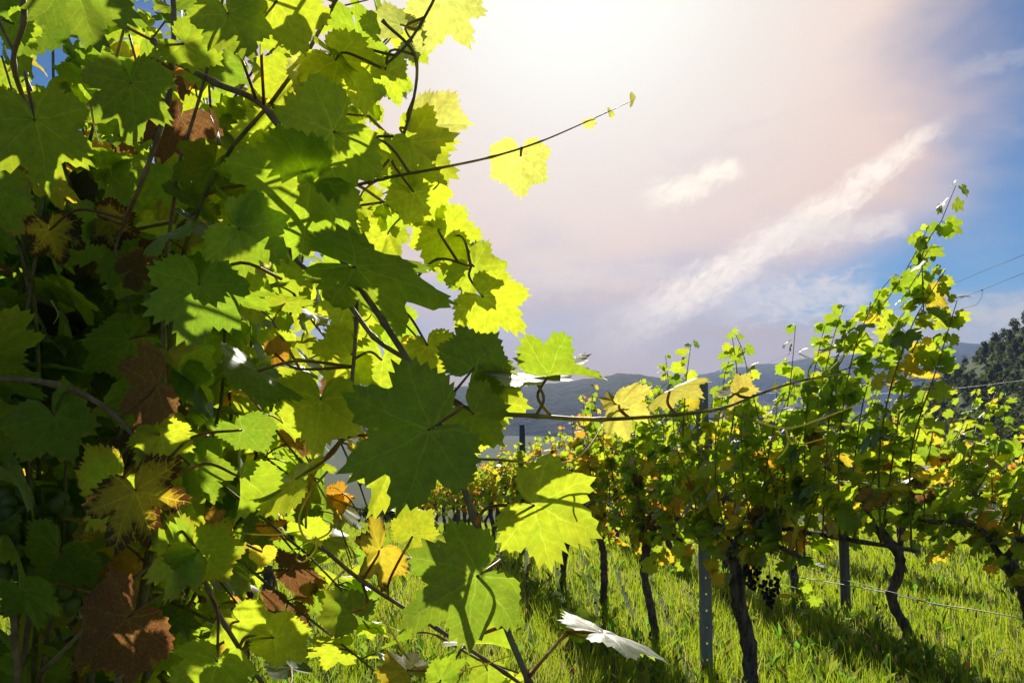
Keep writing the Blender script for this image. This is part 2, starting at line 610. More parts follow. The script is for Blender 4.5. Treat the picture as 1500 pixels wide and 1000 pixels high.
MAT['plaster'] = plain('white_plaster', rgb(0.62, 0.61, 0.58), rgb(0.75, 0.74, 0.70), 1.5)
MAT['blue_sheet'] = plain('blue_sheeting', rgb(0.012, 0.045, 0.30), rgb(0.02, 0.07, 0.42), 1.0, 0.5)
MAT['roof_tile'] = plain('roof_tile', rgb(0.16, 0.07, 0.05), rgb(0.25, 0.12, 0.08), 3.0)
MAT['dark_glass'] = plain('window_glass', rgb(0.02, 0.025, 0.03), rgb(0.03, 0.035, 0.04), 3.0, 0.15)
MAT['plank'] = plain('shed_plank', rgb(0.12, 0.09, 0.06), rgb(0.20, 0.15, 0.10), 5.0)
MAT['tree_leaf'] = None


def tree_leaf_material():
    m, g = new_mat('tree_foliage')
    isl = g.n('ShaderNodeNewGeometry').outputs['Random Per Island']
    rnd = g.n('ShaderNodeObjectInfo').outputs['Random']
    c = g.mix(isl, rgb(0.055, 0.078, 0.020), rgb(0.12, 0.145, 0.036))
    c = g.mix(g.m('MULTIPLY', rnd, 0.5), c, rgb(0.07, 0.065, 0.02))
    p = principled(g, c, 0.7, 0.2)
    tr = g.n('ShaderNodeBsdfTranslucent')
    g.put(tr.inputs['Color'], g.mix(1.0, c, rgb(2.0, 2.2, 1.2), 'MULTIPLY'))
    mx = g.n('ShaderNodeMixShader')
    mx.inputs[0].default_value = 0.35
    g.t.links.new(p, mx.inputs[1])
    g.t.links.new(tr.outputs[0], mx.inputs[2])
    finish(g, mx.outputs[0])
    return m


MAT['tree_leaf'] = tree_leaf_material()

# ------------------------------------------------------------------ terrain
def smooth(t):
    t = np.clip(t, 0, 1)
    return t * t * (3 - 2 * t)


def terrain(x, y):
    x = np.asarray(x, dtype=float)
    y = np.asarray(y, dtype=float)
    d = np.maximum(y, 0)
    z = -0.05 * np.clip(d - 4, 0, 6) - 0.135 * np.clip(d - 10, 0, 30) - 0.20 * np.clip(d - 40, 0, 60) - 0.14 * np.clip(d - 100, 0, 230)
    z = z + 0.03 * np.sin(x * 1.3 + 0.4) * np.sin(y * 0.9) * smooth((30 - np.abs(y)) / 20)
    z = z + 118 * np.exp(-((x - 280) ** 2 / (2 * 95.0 ** 2) + (y - 260) ** 2 / (2 * 150.0 ** 2))) * smooth((y - 45) / 110)
    return z


def gz(x, y):
    return float(terrain(x, y))


def build_ground():
    k = np.linspace(-1, 1, 181)
    g = np.sinh(k * 7.6) / math.sinh(7.6) * 3800
    X, Y = np.meshgrid(g, g)
    Z = terrain(X, Y)
    V = np.stack([X.ravel(), Y.ravel(), Z.ravel()], 1)
    n = len(g)
    i, j = np.meshgrid(np.arange(n - 1), np.arange(n - 1))
    a = (j * n + i).ravel()
    Fq = np.stack([a, a + 1, a + n + 1, a + n], 1)
    o = link(bpy.data.objects.new('ground', mesh_from('ground', V, Fq, [MAT['ground']])))
    tag(o, 'grassy vineyard ground falling away into the valley', 'ground', kind='structure')


build_ground()


def fbm(x, seed, octaves=5):
    r = np.random.default_rng(seed)
    out = np.zeros_like(x)
    a, f = 1.0, 1.0
    for _ in range(octaves):
        out += a * np.sin(x * f + r.uniform(0, 6.28)) * np.cos(x * f * 0.37 + r.uniform(0, 6.28))
        a *= 0.5
        f *= 2.1
    return out


def ridge(name, dist, prof, depth, base, rough, seed, label):
    """a wooded ridge across the valley; prof gives (photograph x, crest height y) pairs that fix how high it rises there"""
    xs = np.linspace(-dist * 1.1, dist * 1.1, 420)
    px = 750 + F * xs / dist
    cy_ = np.interp(px, [p[0] for p in prof], [p[1] for p in prof])
    crest = (HORIZON - cy_) / F * dist + 1.5 + fbm(xs / dist * 22, seed) * rough
    rows = 26
    V, ks = [], np.linspace(0, 1, rows)
    r = np.random.default_rng(seed)
    for q in ks:
        prof_h = math.sin(min(q / 0.62, 1.0) * math.pi / 2) if q < 0.62 else math.cos((q - 0.62) / 0.38 * math.pi / 2)
        yy = dist + (q - 0.62) * depth + fbm(xs / dist * 9 + q * 2, seed + 3) * depth * 0.05
        zz = base + (crest - base) * max(prof_h, 0) + r.normal(0, rough * 0.12, len(xs)) * (1 if 0 < q < 1 else 0)
        V.append(np.stack([xs, yy, zz], 1))
    V = np.concatenate(V)
    n = len(xs)
    i, j = np.meshgrid(np.arange(n - 1), np.arange(rows - 1))
    a = (j * n + i).ravel()
    Fq = np.stack([a, a + 1, a + n + 1, a + n], 1)
    o = link(bpy.data.objects.new(name, mesh_from(name, V, Fq, [MAT['hill']])))
    tag(o, label, 'hill', kind='structure')


ridge('wooded_hill', 1700.0, [(-900, 600), (200, 580), (560, 570), (800, 564), (900, 551), (960, 556), (1060, 578), (1200, 600), (1500, 610), (2400, 600)],
      900.0, -62.0, 5.0, 5, 'blue wooded hill across the valley with a low rounded top')
ridge('far_ridge', 2900.0, [(-900, 560), (300, 566), (800, 566), (960, 559), (1040, 548), (1150, 530), (1240, 520), (1330, 504), (1400, 500), (1480, 508), (2400, 540)],
      900.0, -64.0, 9.0, 9, 'pale mountain ridge fading into haze beyond the wooded hill')

# ------------------------------------------------------------------ the air between
def build_haze():
    mb = MB().box(-3900, 3900, -3900, 3900, -72, 275)
    m, g = new_mat('valley_haze')
    v = g.n('ShaderNodeVolumePrincipled')
    v.inputs['Color'].default_value = rgb(0.42, 0.58, 1.0)
    v.inputs['Density'].default_value = 0.00016
    v.inputs['Anisotropy'].default_value = 0.15
    v.inputs['Density Attribute'].default_value = ''
    finish(g, None, v.outputs[0])
    try:
        m.cycles.homogeneous_volume = True
    except Exception:
        pass
    o = link(bpy.data.objects.new('haze', mb.mesh('haze', [m], False)))
    tag(o, 'pale summer haze filling the valley air', 'haze', kind='stuff')


build_haze()

# ------------------------------------------------------------------ leaf meshes
def leaf_outline(seed, teeth=True):
    r = random.Random(seed)
    deep = r.uniform(-0.4, 1.5)
    keys = [(0, 1.0), (11, 0.90), (24, 0.77 - 0.14 * deep), (36, 0.85 - 0.04 * deep), (49, 0.93), (61, 0.84), (75, 0.73 - 0.13 * deep),
            (90, 0.77), (103, 0.79), (120, 0.64), (138, 0.60), (152, 0.50), (163, 0.36), (171, 0.16)]
    out = []
    nt = r.choice((15, 17, 19, 21))
    for side in (1, -1):
        kk = [(a + r.uniform(-2, 2) * (a > 0) * (a < 170), q * r.uniform(0.95, 1.05) if a else q) for a, q in keys]
        A = [k[0] for k in kk]
        Q = [k[1] for k in kk]
        n = nt
        pts = []
        for i in range(n):
            a0 = 171 * i / n
            q0 = np.interp(a0, A, Q)
            amp = r.choice((0.022, 0.04, 0.055, 0.085))
            if i == 0:
                pts.append((0.0, 1.06))
            else:
                pts.append((a0 + r.uniform(-1.6, 1.6), q0 * (1.0 + amp + r.uniform(-0.02, 0.02))))
            a1 = 171 * (i + r.uniform(0.34, 0.6)) / n
            pts.append((a1, np.interp(a1, A, Q) * (1.0 - amp * 0.9 + r.uniform(-0.02, 0.012))))
        pts.append((171, 0.16))
        pts = [(side * a, q) for a, q in pts]
        out.append(pts)
    right, left = out
    ring = right + [p for p in reversed(left)][:-1]
    return [(q * math.sin(R(a)), q * math.cos(R(a))) for a, q in ring]


def leaf_height(x, y, P):
    r = np.hypot(x, y)
    th = np.arctan2(x, y)
    w = R(50)
    ph = np.mod(th + w / 2, w) - w / 2
    puff = P['puff'] * np.abs(np.sin(ph)) * r
    z = puff - P['cup'] * r ** 2 + P['fold'] * np.abs(x) - P['droop'] * np.clip(y, 0, 2) ** 2
    z = z + P['wave'] * r ** 2 * np.sin(th * 3.0 + P['ph']) + P['wave'] * 0.6 * r ** 3 * np.sin(th * 7.0 + P['ph'] * 2)
    z = z + P['twist'] * x * y
    z = z + P['crinkle'] * (np.sin(x * 17 + P['ph']) * np.sin(y * 15 + 2 * P['ph'])) * np.minimum(r, 0.6)
    return z


PET_END = Vector((0.03, -0.62, -0.40))


def leaf_params(seed):
    r = random.Random(seed * 7 + 1)
    return dict(puff=r.uniform(0.08, 0.20), cup=r.uniform(-0.10, 0.20), fold=r.uniform(-0.28, 0.30), droop=r.uniform(-0.02, 0.30), wave=r.uniform(0.03, 0.10),
                ph=r.uniform(0, 6.28), twist=r.uniform(-0.2, 0.2), crinkle=r.uniform(0.008, 0.024))


def make_leaf(seed, petiole, lod=1, **over):
    P = leaf_params(seed)
    P.update(over)
    ring = leaf_outline(seed)
    if lod == 0:
        ring = ring[0::4]
    if lod == 2:
        ring = [p for i, p in enumerate(ring) if i % 3 < 2]
    fr = [[0.55, 1.0], [0.16, 0.34, 0.52, 0.70, 0.86, 1.0], [0.45, 0.75, 1.0]][lod]
    n = len(ring)
    V, E = [(0, 0, 0)], [0.0]
    rx = np.array([p[0] for p in ring])
    ry = np.array([p[1] for p in ring])
    rr = np.hypot(rx, ry)
    sm = rr.copy()
    for _ in range(2):
        sm = (np.roll(sm, 1) + 2 * sm + np.roll(sm, -1)) / 4
    for f in fr:
        k = (sm / rr) * (1 - f) + 1.0 * f if f < 1 else np.ones(n)
        x, y = rx * f * k, ry * f * k
        z = leaf_height(x, y, P)
        V += list(zip(x, y, z))
        E += [f] * n
    faces, fm = [], []
    gap = n // 2                                    # the petiolar sinus stays open
    for i in range(n):
        j = (i + 1) % n
        if i == gap:
            continue
        faces.append((0, 1 + j, 1 + i))
        for q in range(len(fr) - 1):
            a = 1 + q * n
            faces.append((a + i, a + j, a + n + j, a + n + i))
    fm = [0] * len(faces)
    if petiole:
        mb = MB()
        a = Vector((0, 0, -0.005))
        pts = [a, a + Vector((0, -0.16, -0.05)), a + Vector((0.02, -0.40, -0.19)), PET_END]
        pts = spline(pts, 3) if lod else pts[::3]
        mb.tube(pts, [0.021 + 0.008 * i / (len(pts) - 1) for i in range(len(pts))], 6 if lod else 3)
        b = len(V)
        V += mb.v
        E += [0.0] * len(mb.v)
        faces += [tuple(b + i for i in f) for f in mb.f]
        fm += [1] * len(mb.f)
    me = mesh_from('leaf', V, faces, [MAT['leaf'], MAT['petiole']], True, fm)
    uv = me.uv_layers.new(name='UVMap')
    va = np.array(V)
    li = np.zeros(len(me.loops), dtype=np.int32)
    me.loops.foreach_get('vertex_index', li)
    uv.data.foreach_set('uv', (va[li][:, :2] / 2.5 + 0.5).astype(np.float32).ravel())
    at_ = me.attributes.new('edge', 'FLOAT', 'POINT')
    at_.data.foreach_set('value', np.array(E, dtype=np.float32))
    return me


LEAVES = [make_leaf(100 + i, True) for i in range(12)]
BLADES = [make_leaf(300 + i, False) for i in range(12)]
FLATS = [make_leaf(500 + i, False, cup=0.05 + 0.08 * (i % 3), fold=-0.16 + 0.13 * (i % 4), droop=0.18, wave=0.085) for i in range(5)]
FOLDS = [make_leaf(600 + i, False, cup=0.1, fold=0.75, droop=0.15, wave=0.09) for i in range(4)]
def arrays(me):
    me.calc_loop_triangles()
    t = np.zeros(len(me.loop_triangles) * 3, dtype=np.int32)
    me.loop_triangles.foreach_get('vertices', t)
    v = np.zeros(len(me.vertices) * 3, dtype=np.float32)
    me.vertices.foreach_get('co', v)
    return v.reshape(-1, 3), t.reshape(-1, 3)


LOWA = [arrays(make_leaf(100 + i, False, 0)) for i in range(5)]
MIDA = [arrays(make_leaf(120 + i, False, 2)) for i in range(6)]


def joined_leaves(name, items, parent, lib=None):
    """many small leaves as ONE mesh of a vine: items = (matrix, tint)"""
    Vs, Fs, Cs, Us = [], [], [], []
    b = 0
    for i, (M, c) in enumerate(items):
        v, t = (lib or LOWA)[i % len(lib or LOWA)]
        A = np.array(M)
        Vs.append(v @ A[:3, :3].T + A[:3, 3])
        Fs.append(t + b)
        Cs.append(np.tile(np.array(c, dtype=np.float32), (len(v), 1)))
        Us.append(v[:, :2] / 2.5 + 0.5)
        b += len(v)
    V, Fa, C, U = np.concatenate(Vs), np.concatenate(Fs), np.concatenate(Cs), np.concatenate(Us)
    me = mesh_from(name, V, Fa, [MAT['leaf_joined']])
    ca = me.color_attributes.new('tint', 'FLOAT_COLOR', 'POINT')
    ca.data.foreach_set('color', C.ravel())
    uv = me.uv_layers.new(name='UVMap')
    uv.data.foreach_set('uv', U[Fa.ravel()].astype(np.float32).ravel())
    o = child(name, me, parent)
    o['kind'] = 'stuff'
    return o


PALETTE = {
    'green': (0.39, 0.55, 0.020), 'deep': (0.26, 0.42, 0.020), 'lime': (0.57, 0.68, 0.025), 'pale': (0.75, 0.76, 0.14), 'straw': (0.66, 0.58, 0.09),  # 'pale': leaf green washed towards yellow, sun glare painted into the colour
    'yellow': (0.85, 0.66, 0.035), 'orange': (0.80, 0.40, 0.03), 'red': (0.60, 0.07, 0.015), 'brown': (0.17, 0.065, 0.025),
}


def tint(key, turn=None, r=random):
    c = PALETTE[key]
    k = r.uniform(0.85, 1.12)
    if turn is None:
        turn = {'green': r.uniform(0, 0.35), 'deep': r.uniform(0, 0.35), 'lime': r.uniform(0.0, 0.3), 'pale': 0.1, 'straw': 0.1, 'yellow': r.uniform(0.2, 0.65),
                'orange': r.uniform(0.3, 0.7), 'red': 0.3, 'brown': 0.4}[key]
    return (min(c[0] * k * r.uniform(0.93, 1.07), 0.95), min(c[1] * k, 0.95), c[2] * k, turn)


def pick(weights, r=random):
    return r.choices(list(weights), list(weights.values()))[0]


# ------------------------------------------------------------------ vine rows
ROW_A = math.atan((750 - 487) / F)                  # the rows run this far to the side of the view
U = Vector((-math.sin(ROW_A), math.cos(ROW_A), 0))
N = Vector((math.cos(ROW_A), math.sin(ROW_A), 0))
UP = Vector((0, 0, 1))
SUN_H = Vector((SUN_DIR.x, SUN_DIR.y, 0.25)).normalized()      # leaves turn their upper faces to the light


def row_point(c, depth):
    """ground point of the row with offset c at view depth about depth"""
    s = (depth - c * N.y) / U.y
    p = U * s + N * c
    p.z = gz(p.x, p.y)
    return p


def leaf_at_node(node, out, size, r, upness=0.5):
    nrm = (SUN_H * r.uniform(0.1, 1.1) + out * r.uniform(0.0, 0.75) + UP * r.uniform(0.1, 0.1 + 1.6 * upness) + Vector((r.gauss(0, .35), r.gauss(0, .35), r.gauss(0, .25)))).normalized()
    tip = (out * r.uniform(0.25, 0.9) - UP * r.uniform(0.2, 1.0) + Vector((r.gauss(0, .35), r.gauss(0, .35), r.gauss(0, .2)))).normalized()
    tip = (tip - nrm * tip.dot(nrm)).normalized()
    M = frame(Vector((0, 0, 0)), tip, nrm, size)
    M.translation = node - (M.to_3x3() @ PET_END)
    return M


def shoot_path(start, lean, length, r, hold=1.0, step=0.07, t_ref=None):
    p = Vector(start)
    d = (UP + lean).normalized()
    pts = [p.copy()]
    n = int(length / step)
    for i in range(n):
        d = (d + Vector((r.gauss(0, .10), r.gauss(0, .10), r.gauss(0, .05)))).normalized()
        if p.z - t_ref.z < 1.55:
            off = (p - t_ref).dot(N)
            d = (d - N * off * 0.35 * hold + UP * 0.10).normalized()
        else:
            d = (d + lean * 0.12 - UP * 0.06).normalized()
        p = p + d * step
        pts.append(p.copy())
    return pts


def shoot_leaves(pts, r, size, colour, keep=None, density=1.0, lateral=0.5, first=0):
    out = []
    for i in range(first, len(pts)):
        side = 1 if i % 2 else -1
        fr = i / max(1, len(pts) - 1)
        for k in range(2):
            if k == 0 and r.random() > density:
                continue
            if k == 1 and r.random() > lateral:
                continue
            if k == 1:
                side = r.choice((-1, 1))
            o = (N * side * r.uniform(0.5, 1.0) + U * r.gauss(0, 0.6) + UP * r.uniform(-0.1, 0.3)).normalized()
            s = size * r.uniform(0.72, 1.12) * (1.0 - 0.55 * max(0, fr - 0.7) / 0.3) * (0.8 if k else 1.0)
            M = leaf_at_node(pts[i], o, s, r)
            if keep and not keep(M @ Vector((0, 0.25, 0)), s):
                continue
            out.append((M, tint(colour(M.translation, fr, r), None, r)))
    return out


def trunk_mesh(base, head, r0, r1, r, knobs=True):
    mid1 = base.lerp(head, 0.35) + Vector((r.gauss(0, .035), r.gauss(0, .03), 0))
    mid2 = base.lerp(head, 0.72) + Vector((r.gauss(0, .035), r.gauss(0, .03), 0))
    pts = spline([base - UP * 0.12, base + UP * 0.03, mid1, mid2, head], 9)
    n = len(pts)
    rad = []
    for i in range(n):
        q = i / (n - 1)
        k = r0 + (r1 - r0) * q
        k *= 1 + 0.14 * math.sin(i * 1.7 + r.random()) * r.random() + (0.35 * math.exp(-((q - 0.97) / 0.10) ** 2) if knobs else 0) + 0.25 * math.exp(-(q / 0.12) ** 2)
        rad.append(k)
    mb = MB()
    mb.tube(pts, rad, 13, 0.17)
    return mb


def grape_bunch(name, parent, top, n, r, mat, single):
    """a hanging bunch: a stalk with grapes round it; grapes large enough to tell apart are pieces of their own"""
    st = MB()
    st.tube([top + UP * 0.05, top, top - UP * 0.06, top - UP * 0.13], [0.002, 0.0025, 0.002, 0.001], 5)
    body = child(name, None, parent)
    centres = []
    tries = 0
    while len(centres) < n and tries < 4000:
        tries += 1
        h = r.random()
        rad = 0.048 * (1 - h) ** 0.6 * math.sqrt(r.random()) + 0.006
        a = r.uniform(0, 6.28)
        c = top + Vector((math.cos(a) * rad, math.sin(a) * rad, -0.015 - 0.13 * h))
        if all((c - q).length > 0.0145 for q in centres):
            centres.append(c)
    bpy.data.objects.remove(body)
    if single:
        body = child(name, st.mesh('stalk', [MAT['shoot']]), parent)
        gm = MB().ball((0, 0, 0), 0.0092, 10, 7, 1.12).mesh('grape', [mat])
        pw = Matrix.Identity(4)
        for c in centres:
            o = bpy.data.objects.new('grape', gm)
            o.parent = body
            o.matrix_parent_inverse = Matrix.Identity(4)
            o.location = c
            link(o)
    else:
        for c in centres:
            st.ball(c, 0.0095, 7, 5, 1.1)
        body = child(name, st.mesh('bunch', [mat]), parent)
    return body


def make_vine(c, depth, label, group, r, head_h=0.66, n_shoots=11, length=(0.9, 1.25), size=0.083, colour=None, single=True, keep=None, lean_out=0.2,
              trunk_r=(0.042, 0.036), trunk_lean=(0, 0), extra=None, spread=0.55, lateral=0.55, bunches=0, leaf_limit=300, arms=True, trunk=True, density=1.0):
    base = row_point(c, depth)
    base_e = empty('grapevine', base)
    tag(base_e, label, 'grapevine', group)
    head = base + UP * head_h + U * trunk_lean[0] + N * trunk_lean[1]
    if trunk:
        child('trunk', trunk_mesh(base, head, trunk_r[0], trunk_r[1], r).mesh('trunk', [MAT['bark']]), base_e)
    leaves = []
    if arms:
        for sgn in (-1, 1):
            e = head + U * sgn * spread + UP * 0.10
            pts = spline([head - UP * 0.02, head + U * sgn * spread * 0.3 + UP * 0.13, e], 5)
            child('arm', MB().tube(pts, [0.019 - 0.010 * i / (len(pts) - 1) for i in range(len(pts))], 7, 0.12).mesh('arm', [MAT['bark']]), base_e)
    allshoots = MB() if not single else None
    for i in range(n_shoots):
        q = (i + r.random()) / n_shoots * 2 - 1
        st = head + U * q * spread + UP * (0.05 + 0.06 * abs(q)) + N * r.gauss(0, 0.02)
        lean = U * r.gauss(0, 0.18) + N * r.gauss(0, lean_out)
        pts = shoot_path(st, lean, r.uniform(*length), r, 1.0, 0.07, base)
        if keep:
            cut = len(pts)
            for k_, p_ in enumerate(pts):
                q_ = pix(p_)
                if q_ and -80 < q_[0] < 1560 and -80 < q_[1] < 1040 and (q_[2] < 0.86 or (q_[2] < 3.2 and q_[0] > np.interp(q_[1], EDGE_Y, EDGE_X) - 25)):
                    cut = k_
                    break
            if cut < 4:
                continue
            pts = pts[:cut]
        rad = [0.0045 - 0.003 * k / len(pts) for k in range(len(pts))]
        if single:
            child('shoot', MB().tube(pts, rad, 6).mesh('shoot', [MAT['cane'] if r.random() < 0.6 else MAT['shoot']]), base_e)
        else:
            allshoots.tube(pts[::3], rad[::3], 3)
        leaves += shoot_leaves(pts, r, size, colour, keep, density, lateral)
    # leaves on short spurs round the head and arms, hanging under the wire
    for i in range(int(n_shoots * 2.2)):
        q = r.uniform(-1, 1)
        nd = head + U * q * spread + UP * r.uniform(-0.10, 0.16) + N * r.gauss(0, 0.07)
        o = (N * r.choice((-1, 1)) + U * r.gauss(0, .5)).normalized()
        M = leaf_at_node(nd, o, size * r.uniform(0.6, 1.0), r, 0.3)
        if keep and not keep(M @ Vector((0, 0.25, 0)), size):
            continue
        leaves.append((M, tint(colour(M.translation, 0, r), None, r)))
    if extra:
        for pts in extra:
            rad = [0.0042 - 0.003 * k / len(pts) for k in range(len(pts))]
            child('shoot', MB().tube(pts, rad, 6).mesh('shoot', [MAT['shoot']]), base_e)
            leaves += shoot_leaves(pts, r, size, colour, keep, 1.0, 1.0, 2)
    for i in range(bunches):
        q = r.uniform(-0.8, 0.8)
        grape_bunch('grape_cluster', base_e, head + U * q * spread + UP * r.uniform(-0.03, 0.06) + N * r.uniform(-0.12, 0.02), 42, r, MAT['grape_dark'], False)
    if single:
        # the leaves that show largest are pieces of their own
        def area(it):
            q = pix(it[0].translation)
            return -(it[0].to_scale().x / q[2]) if q and -60 < q[0] < 1560 and -60 < q[1] < 1060 else 0
        leaves.sort(key=area)
        for M, tc_ in leaves[:leaf_limit]:
            o = child('leaf', r.choice(LEAVES), base_e, M)
            o.color = tc_
        rest = leaves[leaf_limit:]
        if rest:
            joined_leaves('foliage', rest, base_e, MIDA)
    else:
        joined_leaves('foliage', leaves, base_e)
        o = child('shoot', mesh_from('shoot', allshoots.v, allshoots.f, [MAT['cane']]), base_e)
        o['kind'] = 'stuff'
    return base_e, head


def autumn(p, fr, r):
    """row colours: fresh green tips, yellow and orange low down"""
    if fr > 0.62:
        return pick({'green': 4, 'lime': 3, 'deep': 2, 'yellow': 0.4}, r)
    if fr > 0.3:
        return pick({'green': 4, 'lime': 4, 'deep': 1.5, 'yellow': 1.6, 'orange': 0.3, 'brown': 0.15}, r)
    return pick({'green': 3, 'lime': 3, 'deep': 1.5, 'yellow': 2.4, 'orange': 0.6, 'red': 0.1, 'brown': 0.35}, r)


def golden(p, fr, r):
    return pick({'green': 2.5, 'lime': 3.5, 'deep': 1, 'yellow': 3, 'orange': 0.8, 'brown': 0.35, 'red': 0.12}, r)


# --- the row with the perforated steel post
C2, C3, C1 = 2.12, 3.78, -0.36
r2 = random.Random(21)


def tall(pxs, d0, d1, n=None):
    if pxs[0][0] >= 1150:                           # these shoots rise from the long arm laid along the wire
        x0 = pxs[0][0]
        d0 = 4.15 - (x0 - 1100) * 0.0048
        pxs = [(x0, 765 + (x0 - 1100) * 0.17)] + [p for p in pxs if p[1] < 725]
    m = len(pxs)
    pts = spline([at(x, y, d0 + (d1 - d0) * i / (m - 1)) for i, (x, y) in enumerate(pxs)], 8)
    # resample to even nodes
    out, acc = [pts[0]], 0
    for a, b in zip(pts, pts[1:]):
        acc += (b - a).length
        if acc >= 0.058:
            out.append(b)
            acc = 0
    return out


TALL = [tall([(1205, 760), (1212, 640), (1225, 545), (1260, 490), (1300, 438), (1344, 366), (1360, 330)], 3.5, 3.05),
        tall([(1290, 760), (1318, 600), (1332, 526), (1352, 474), (1352, 370), (1376, 330), (1400, 272)], 3.3, 2.95),
        tall([(1240, 740), (1262, 600), (1290, 520), (1330, 450), (1378, 420)], 3.4, 3.2),
        tall([(1180, 760), (1190, 640), (1205, 560), (1225, 480), (1240, 440)], 3.6, 3.4),
        tall([(1250, 850), (1280, 700), (1340, 610), (1360, 560)], 3.4, 3.1),
        tall([(1230, 640), (1252, 510), (1288, 430), (1312, 400)], 3.3, 3.1),
        tall([(1290, 640), (1330, 490), (1385, 395)], 3.2, 3.0),
        tall([(1335, 660), (1372, 540), (1402, 440)], 3.1, 2.95),
        tall([(1180, 620), (1196, 530), (1208, 478)], 3.6, 3.5),
        tall([(1000, 640), (1005, 560), (1012, 505)], 4.6, 4.6),
        tall([(1070, 640), (1080, 560), (1072, 488)], 4.3, 4.3),
        tall([(1150, 640), (1160, 540), (1166, 468)], 4.0, 3.9),
        tall([(1210, 860), (1230, 760), (1270, 690), (1310, 640)], 3.5, 3.2)]
gr2 = 'vines of the row with the steel post'
big_vine, _ = make_vine(C2, 4.25, 'grapevine with thick dark trunk beside the perforated steel post, tall shoots rising highest', gr2, r2, 0.72, 19, (0.65, 1.2), 0.076, autumn, lateral=0.7, density=0.95,
          extra=TALL, trunk_r=(0.040, 0.036), trunk_lean=(0.05, -0.02), spread=0.62, bunches=2, leaf_limit=300, trunk=True)
arm_pts = spline([at(1066, 815, 4.2), at(1100, 772, 4.15), at(1180, 779, 3.77), at(1262, 793, 3.37), at(1345, 807, 2.97)], 7)
child('arm', MB().tube(arm_pts, [0.020 - 0.013 * k_ / (len(arm_pts) - 1) for k_ in range(len(arm_pts))], 8, 0.14).mesh('arm', [MAT['bark']]), big_vine)
labs2 = ['grapevine just beyond the perforated steel post, slim leaning trunk', 'second grapevine beyond the perforated steel post, yellowing leaves',
         'third grapevine beyond the perforated steel post, thin crooked trunk', 'fourth grapevine beyond the perforated steel post along its row']
for i, d in enumerate((5.45, 6.5, 7.6, 8.7)):
    make_vine(C2, d, labs2[i], gr2, r2, 0.66, 14, [(0.7, 1.15), (0.65, 1.05), (0.45, 0.8), (0.4, 0.7)][i], 0.074, golden if i else autumn, trunk_r=(0.030, 0.025),
              trunk_lean=(r2.uniform(0, .12), r2.uniform(-.06, .04)), bunches=0, leaf_limit=280, lateral=0.7)
d = 9.8
k = 0
while d < 27:
    make_vine(C2, d, 'small grapevine far down the row that holds the steel post', 'far vines of the steel post row', r2, 0.60, 15, (0.35, 0.6), 0.07, golden, single=False,
              trunk_r=(0.034, 0.028))
    d += 1.15
    k += 1

# --- the next row
r3 = random.Random(33)
gr3 = 'vines of the row behind the steel post row'
labs3 = ['grapevine with forked dark trunk leaning over the grass by the slack hose', 'grapevine with hooked dark trunk and bent head behind the tall shoots',
         'grapevine hidden behind the thick dark trunk, yellow leaves', 'grapevine behind the steel post, in the second row']
for i, (d, ln) in enumerate(((4.35, (0.0, -0.34)), (5.5, (0.10, -0.12)), (6.8, (0.05, 0.02)), (8.0, (0, 0)))):
    make_vine(C3, d, labs3[i], gr3, r3, 0.70, 15, (0.6, 1.0), 0.076, autumn if i < 2 else golden, trunk_r=(0.036, 0.030), trunk_lean=ln, leaf_limit=290, spread=0.62, lateral=0.7)
for i, d in enumerate((3.3,)):
    make_vine(C3, d, 'leafy grapevine arching beside the forked trunk, its own trunk unseen', gr3, r3, 0.72, 20, (0.85, 1.2), 0.078, autumn, leaf_limit=240, lateral=0.9, trunk_r=(0.04, 0.034))
d = 9.2
while d < 24:
    make_vine(C3, d, 'small far grapevine seen between the trunks of the second row', 'far vines of the second row', r3, 0.66, 10, (0.5, 0.75), 0.072, golden, single=False, trunk_r=(0.034, 0.028))
    d += 1.2
for c_, d0, d1 in ((5.55, 4.2, 22), (7.3, 5.5, 22)):
    d = d0
    while d < d1:
        make_vine(c_, d, 'grapevine in the rows beyond, glimpsed through nearer foliage', 'vines of the rows beyond', r3, 0.66, 9, (0.45, 0.8), 0.074, golden, single=False, trunk_r=(0.036, 0.03))
        d += 1.3

# --- the near row: its foliage wall, from behind the overhanging shoots to far down the slope
r1 = random.Random(5)
EDGE_Y = [-200, 0, 80, 150, 220, 300, 350, 420, 500, 560, 640, 700, 760, 820, 900, 1000, 1200]
EDGE_X = [650, 640, 590, 610, 620, 610, 640, 680, 710, 670, 630, 590, 575, 555, 510, 470, 400]


def keep_near(p, s):
    q = pix(p)
    if q is None or q[2] < 0.86:
        return False
    if q[2] > 3.2:
        return True
    m = 0.5 * s / q[2] * F
    if q[0] + m > np.interp(q[1], EDGE_Y, EDGE_X):
        return False
    # thin out the low part so that the grass beyond shows
    if q[1] > 840 and r1.random() < 0.55:
        return False
    return True


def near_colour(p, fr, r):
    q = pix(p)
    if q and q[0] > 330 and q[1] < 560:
        return pick({'lime': 5, 'pale': 2, 'green': 2, 'yellow': 0.5}, r)  # leaves towards the sun: its glare is put into their tints
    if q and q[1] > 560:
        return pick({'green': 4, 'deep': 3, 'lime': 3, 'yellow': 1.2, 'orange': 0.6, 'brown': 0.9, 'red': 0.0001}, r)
    return pick({'green': 4, 'deep': 3, 'lime': 3, 'yellow': 0.8, 'orange': 0.4, 'brown': 0.8}, r)


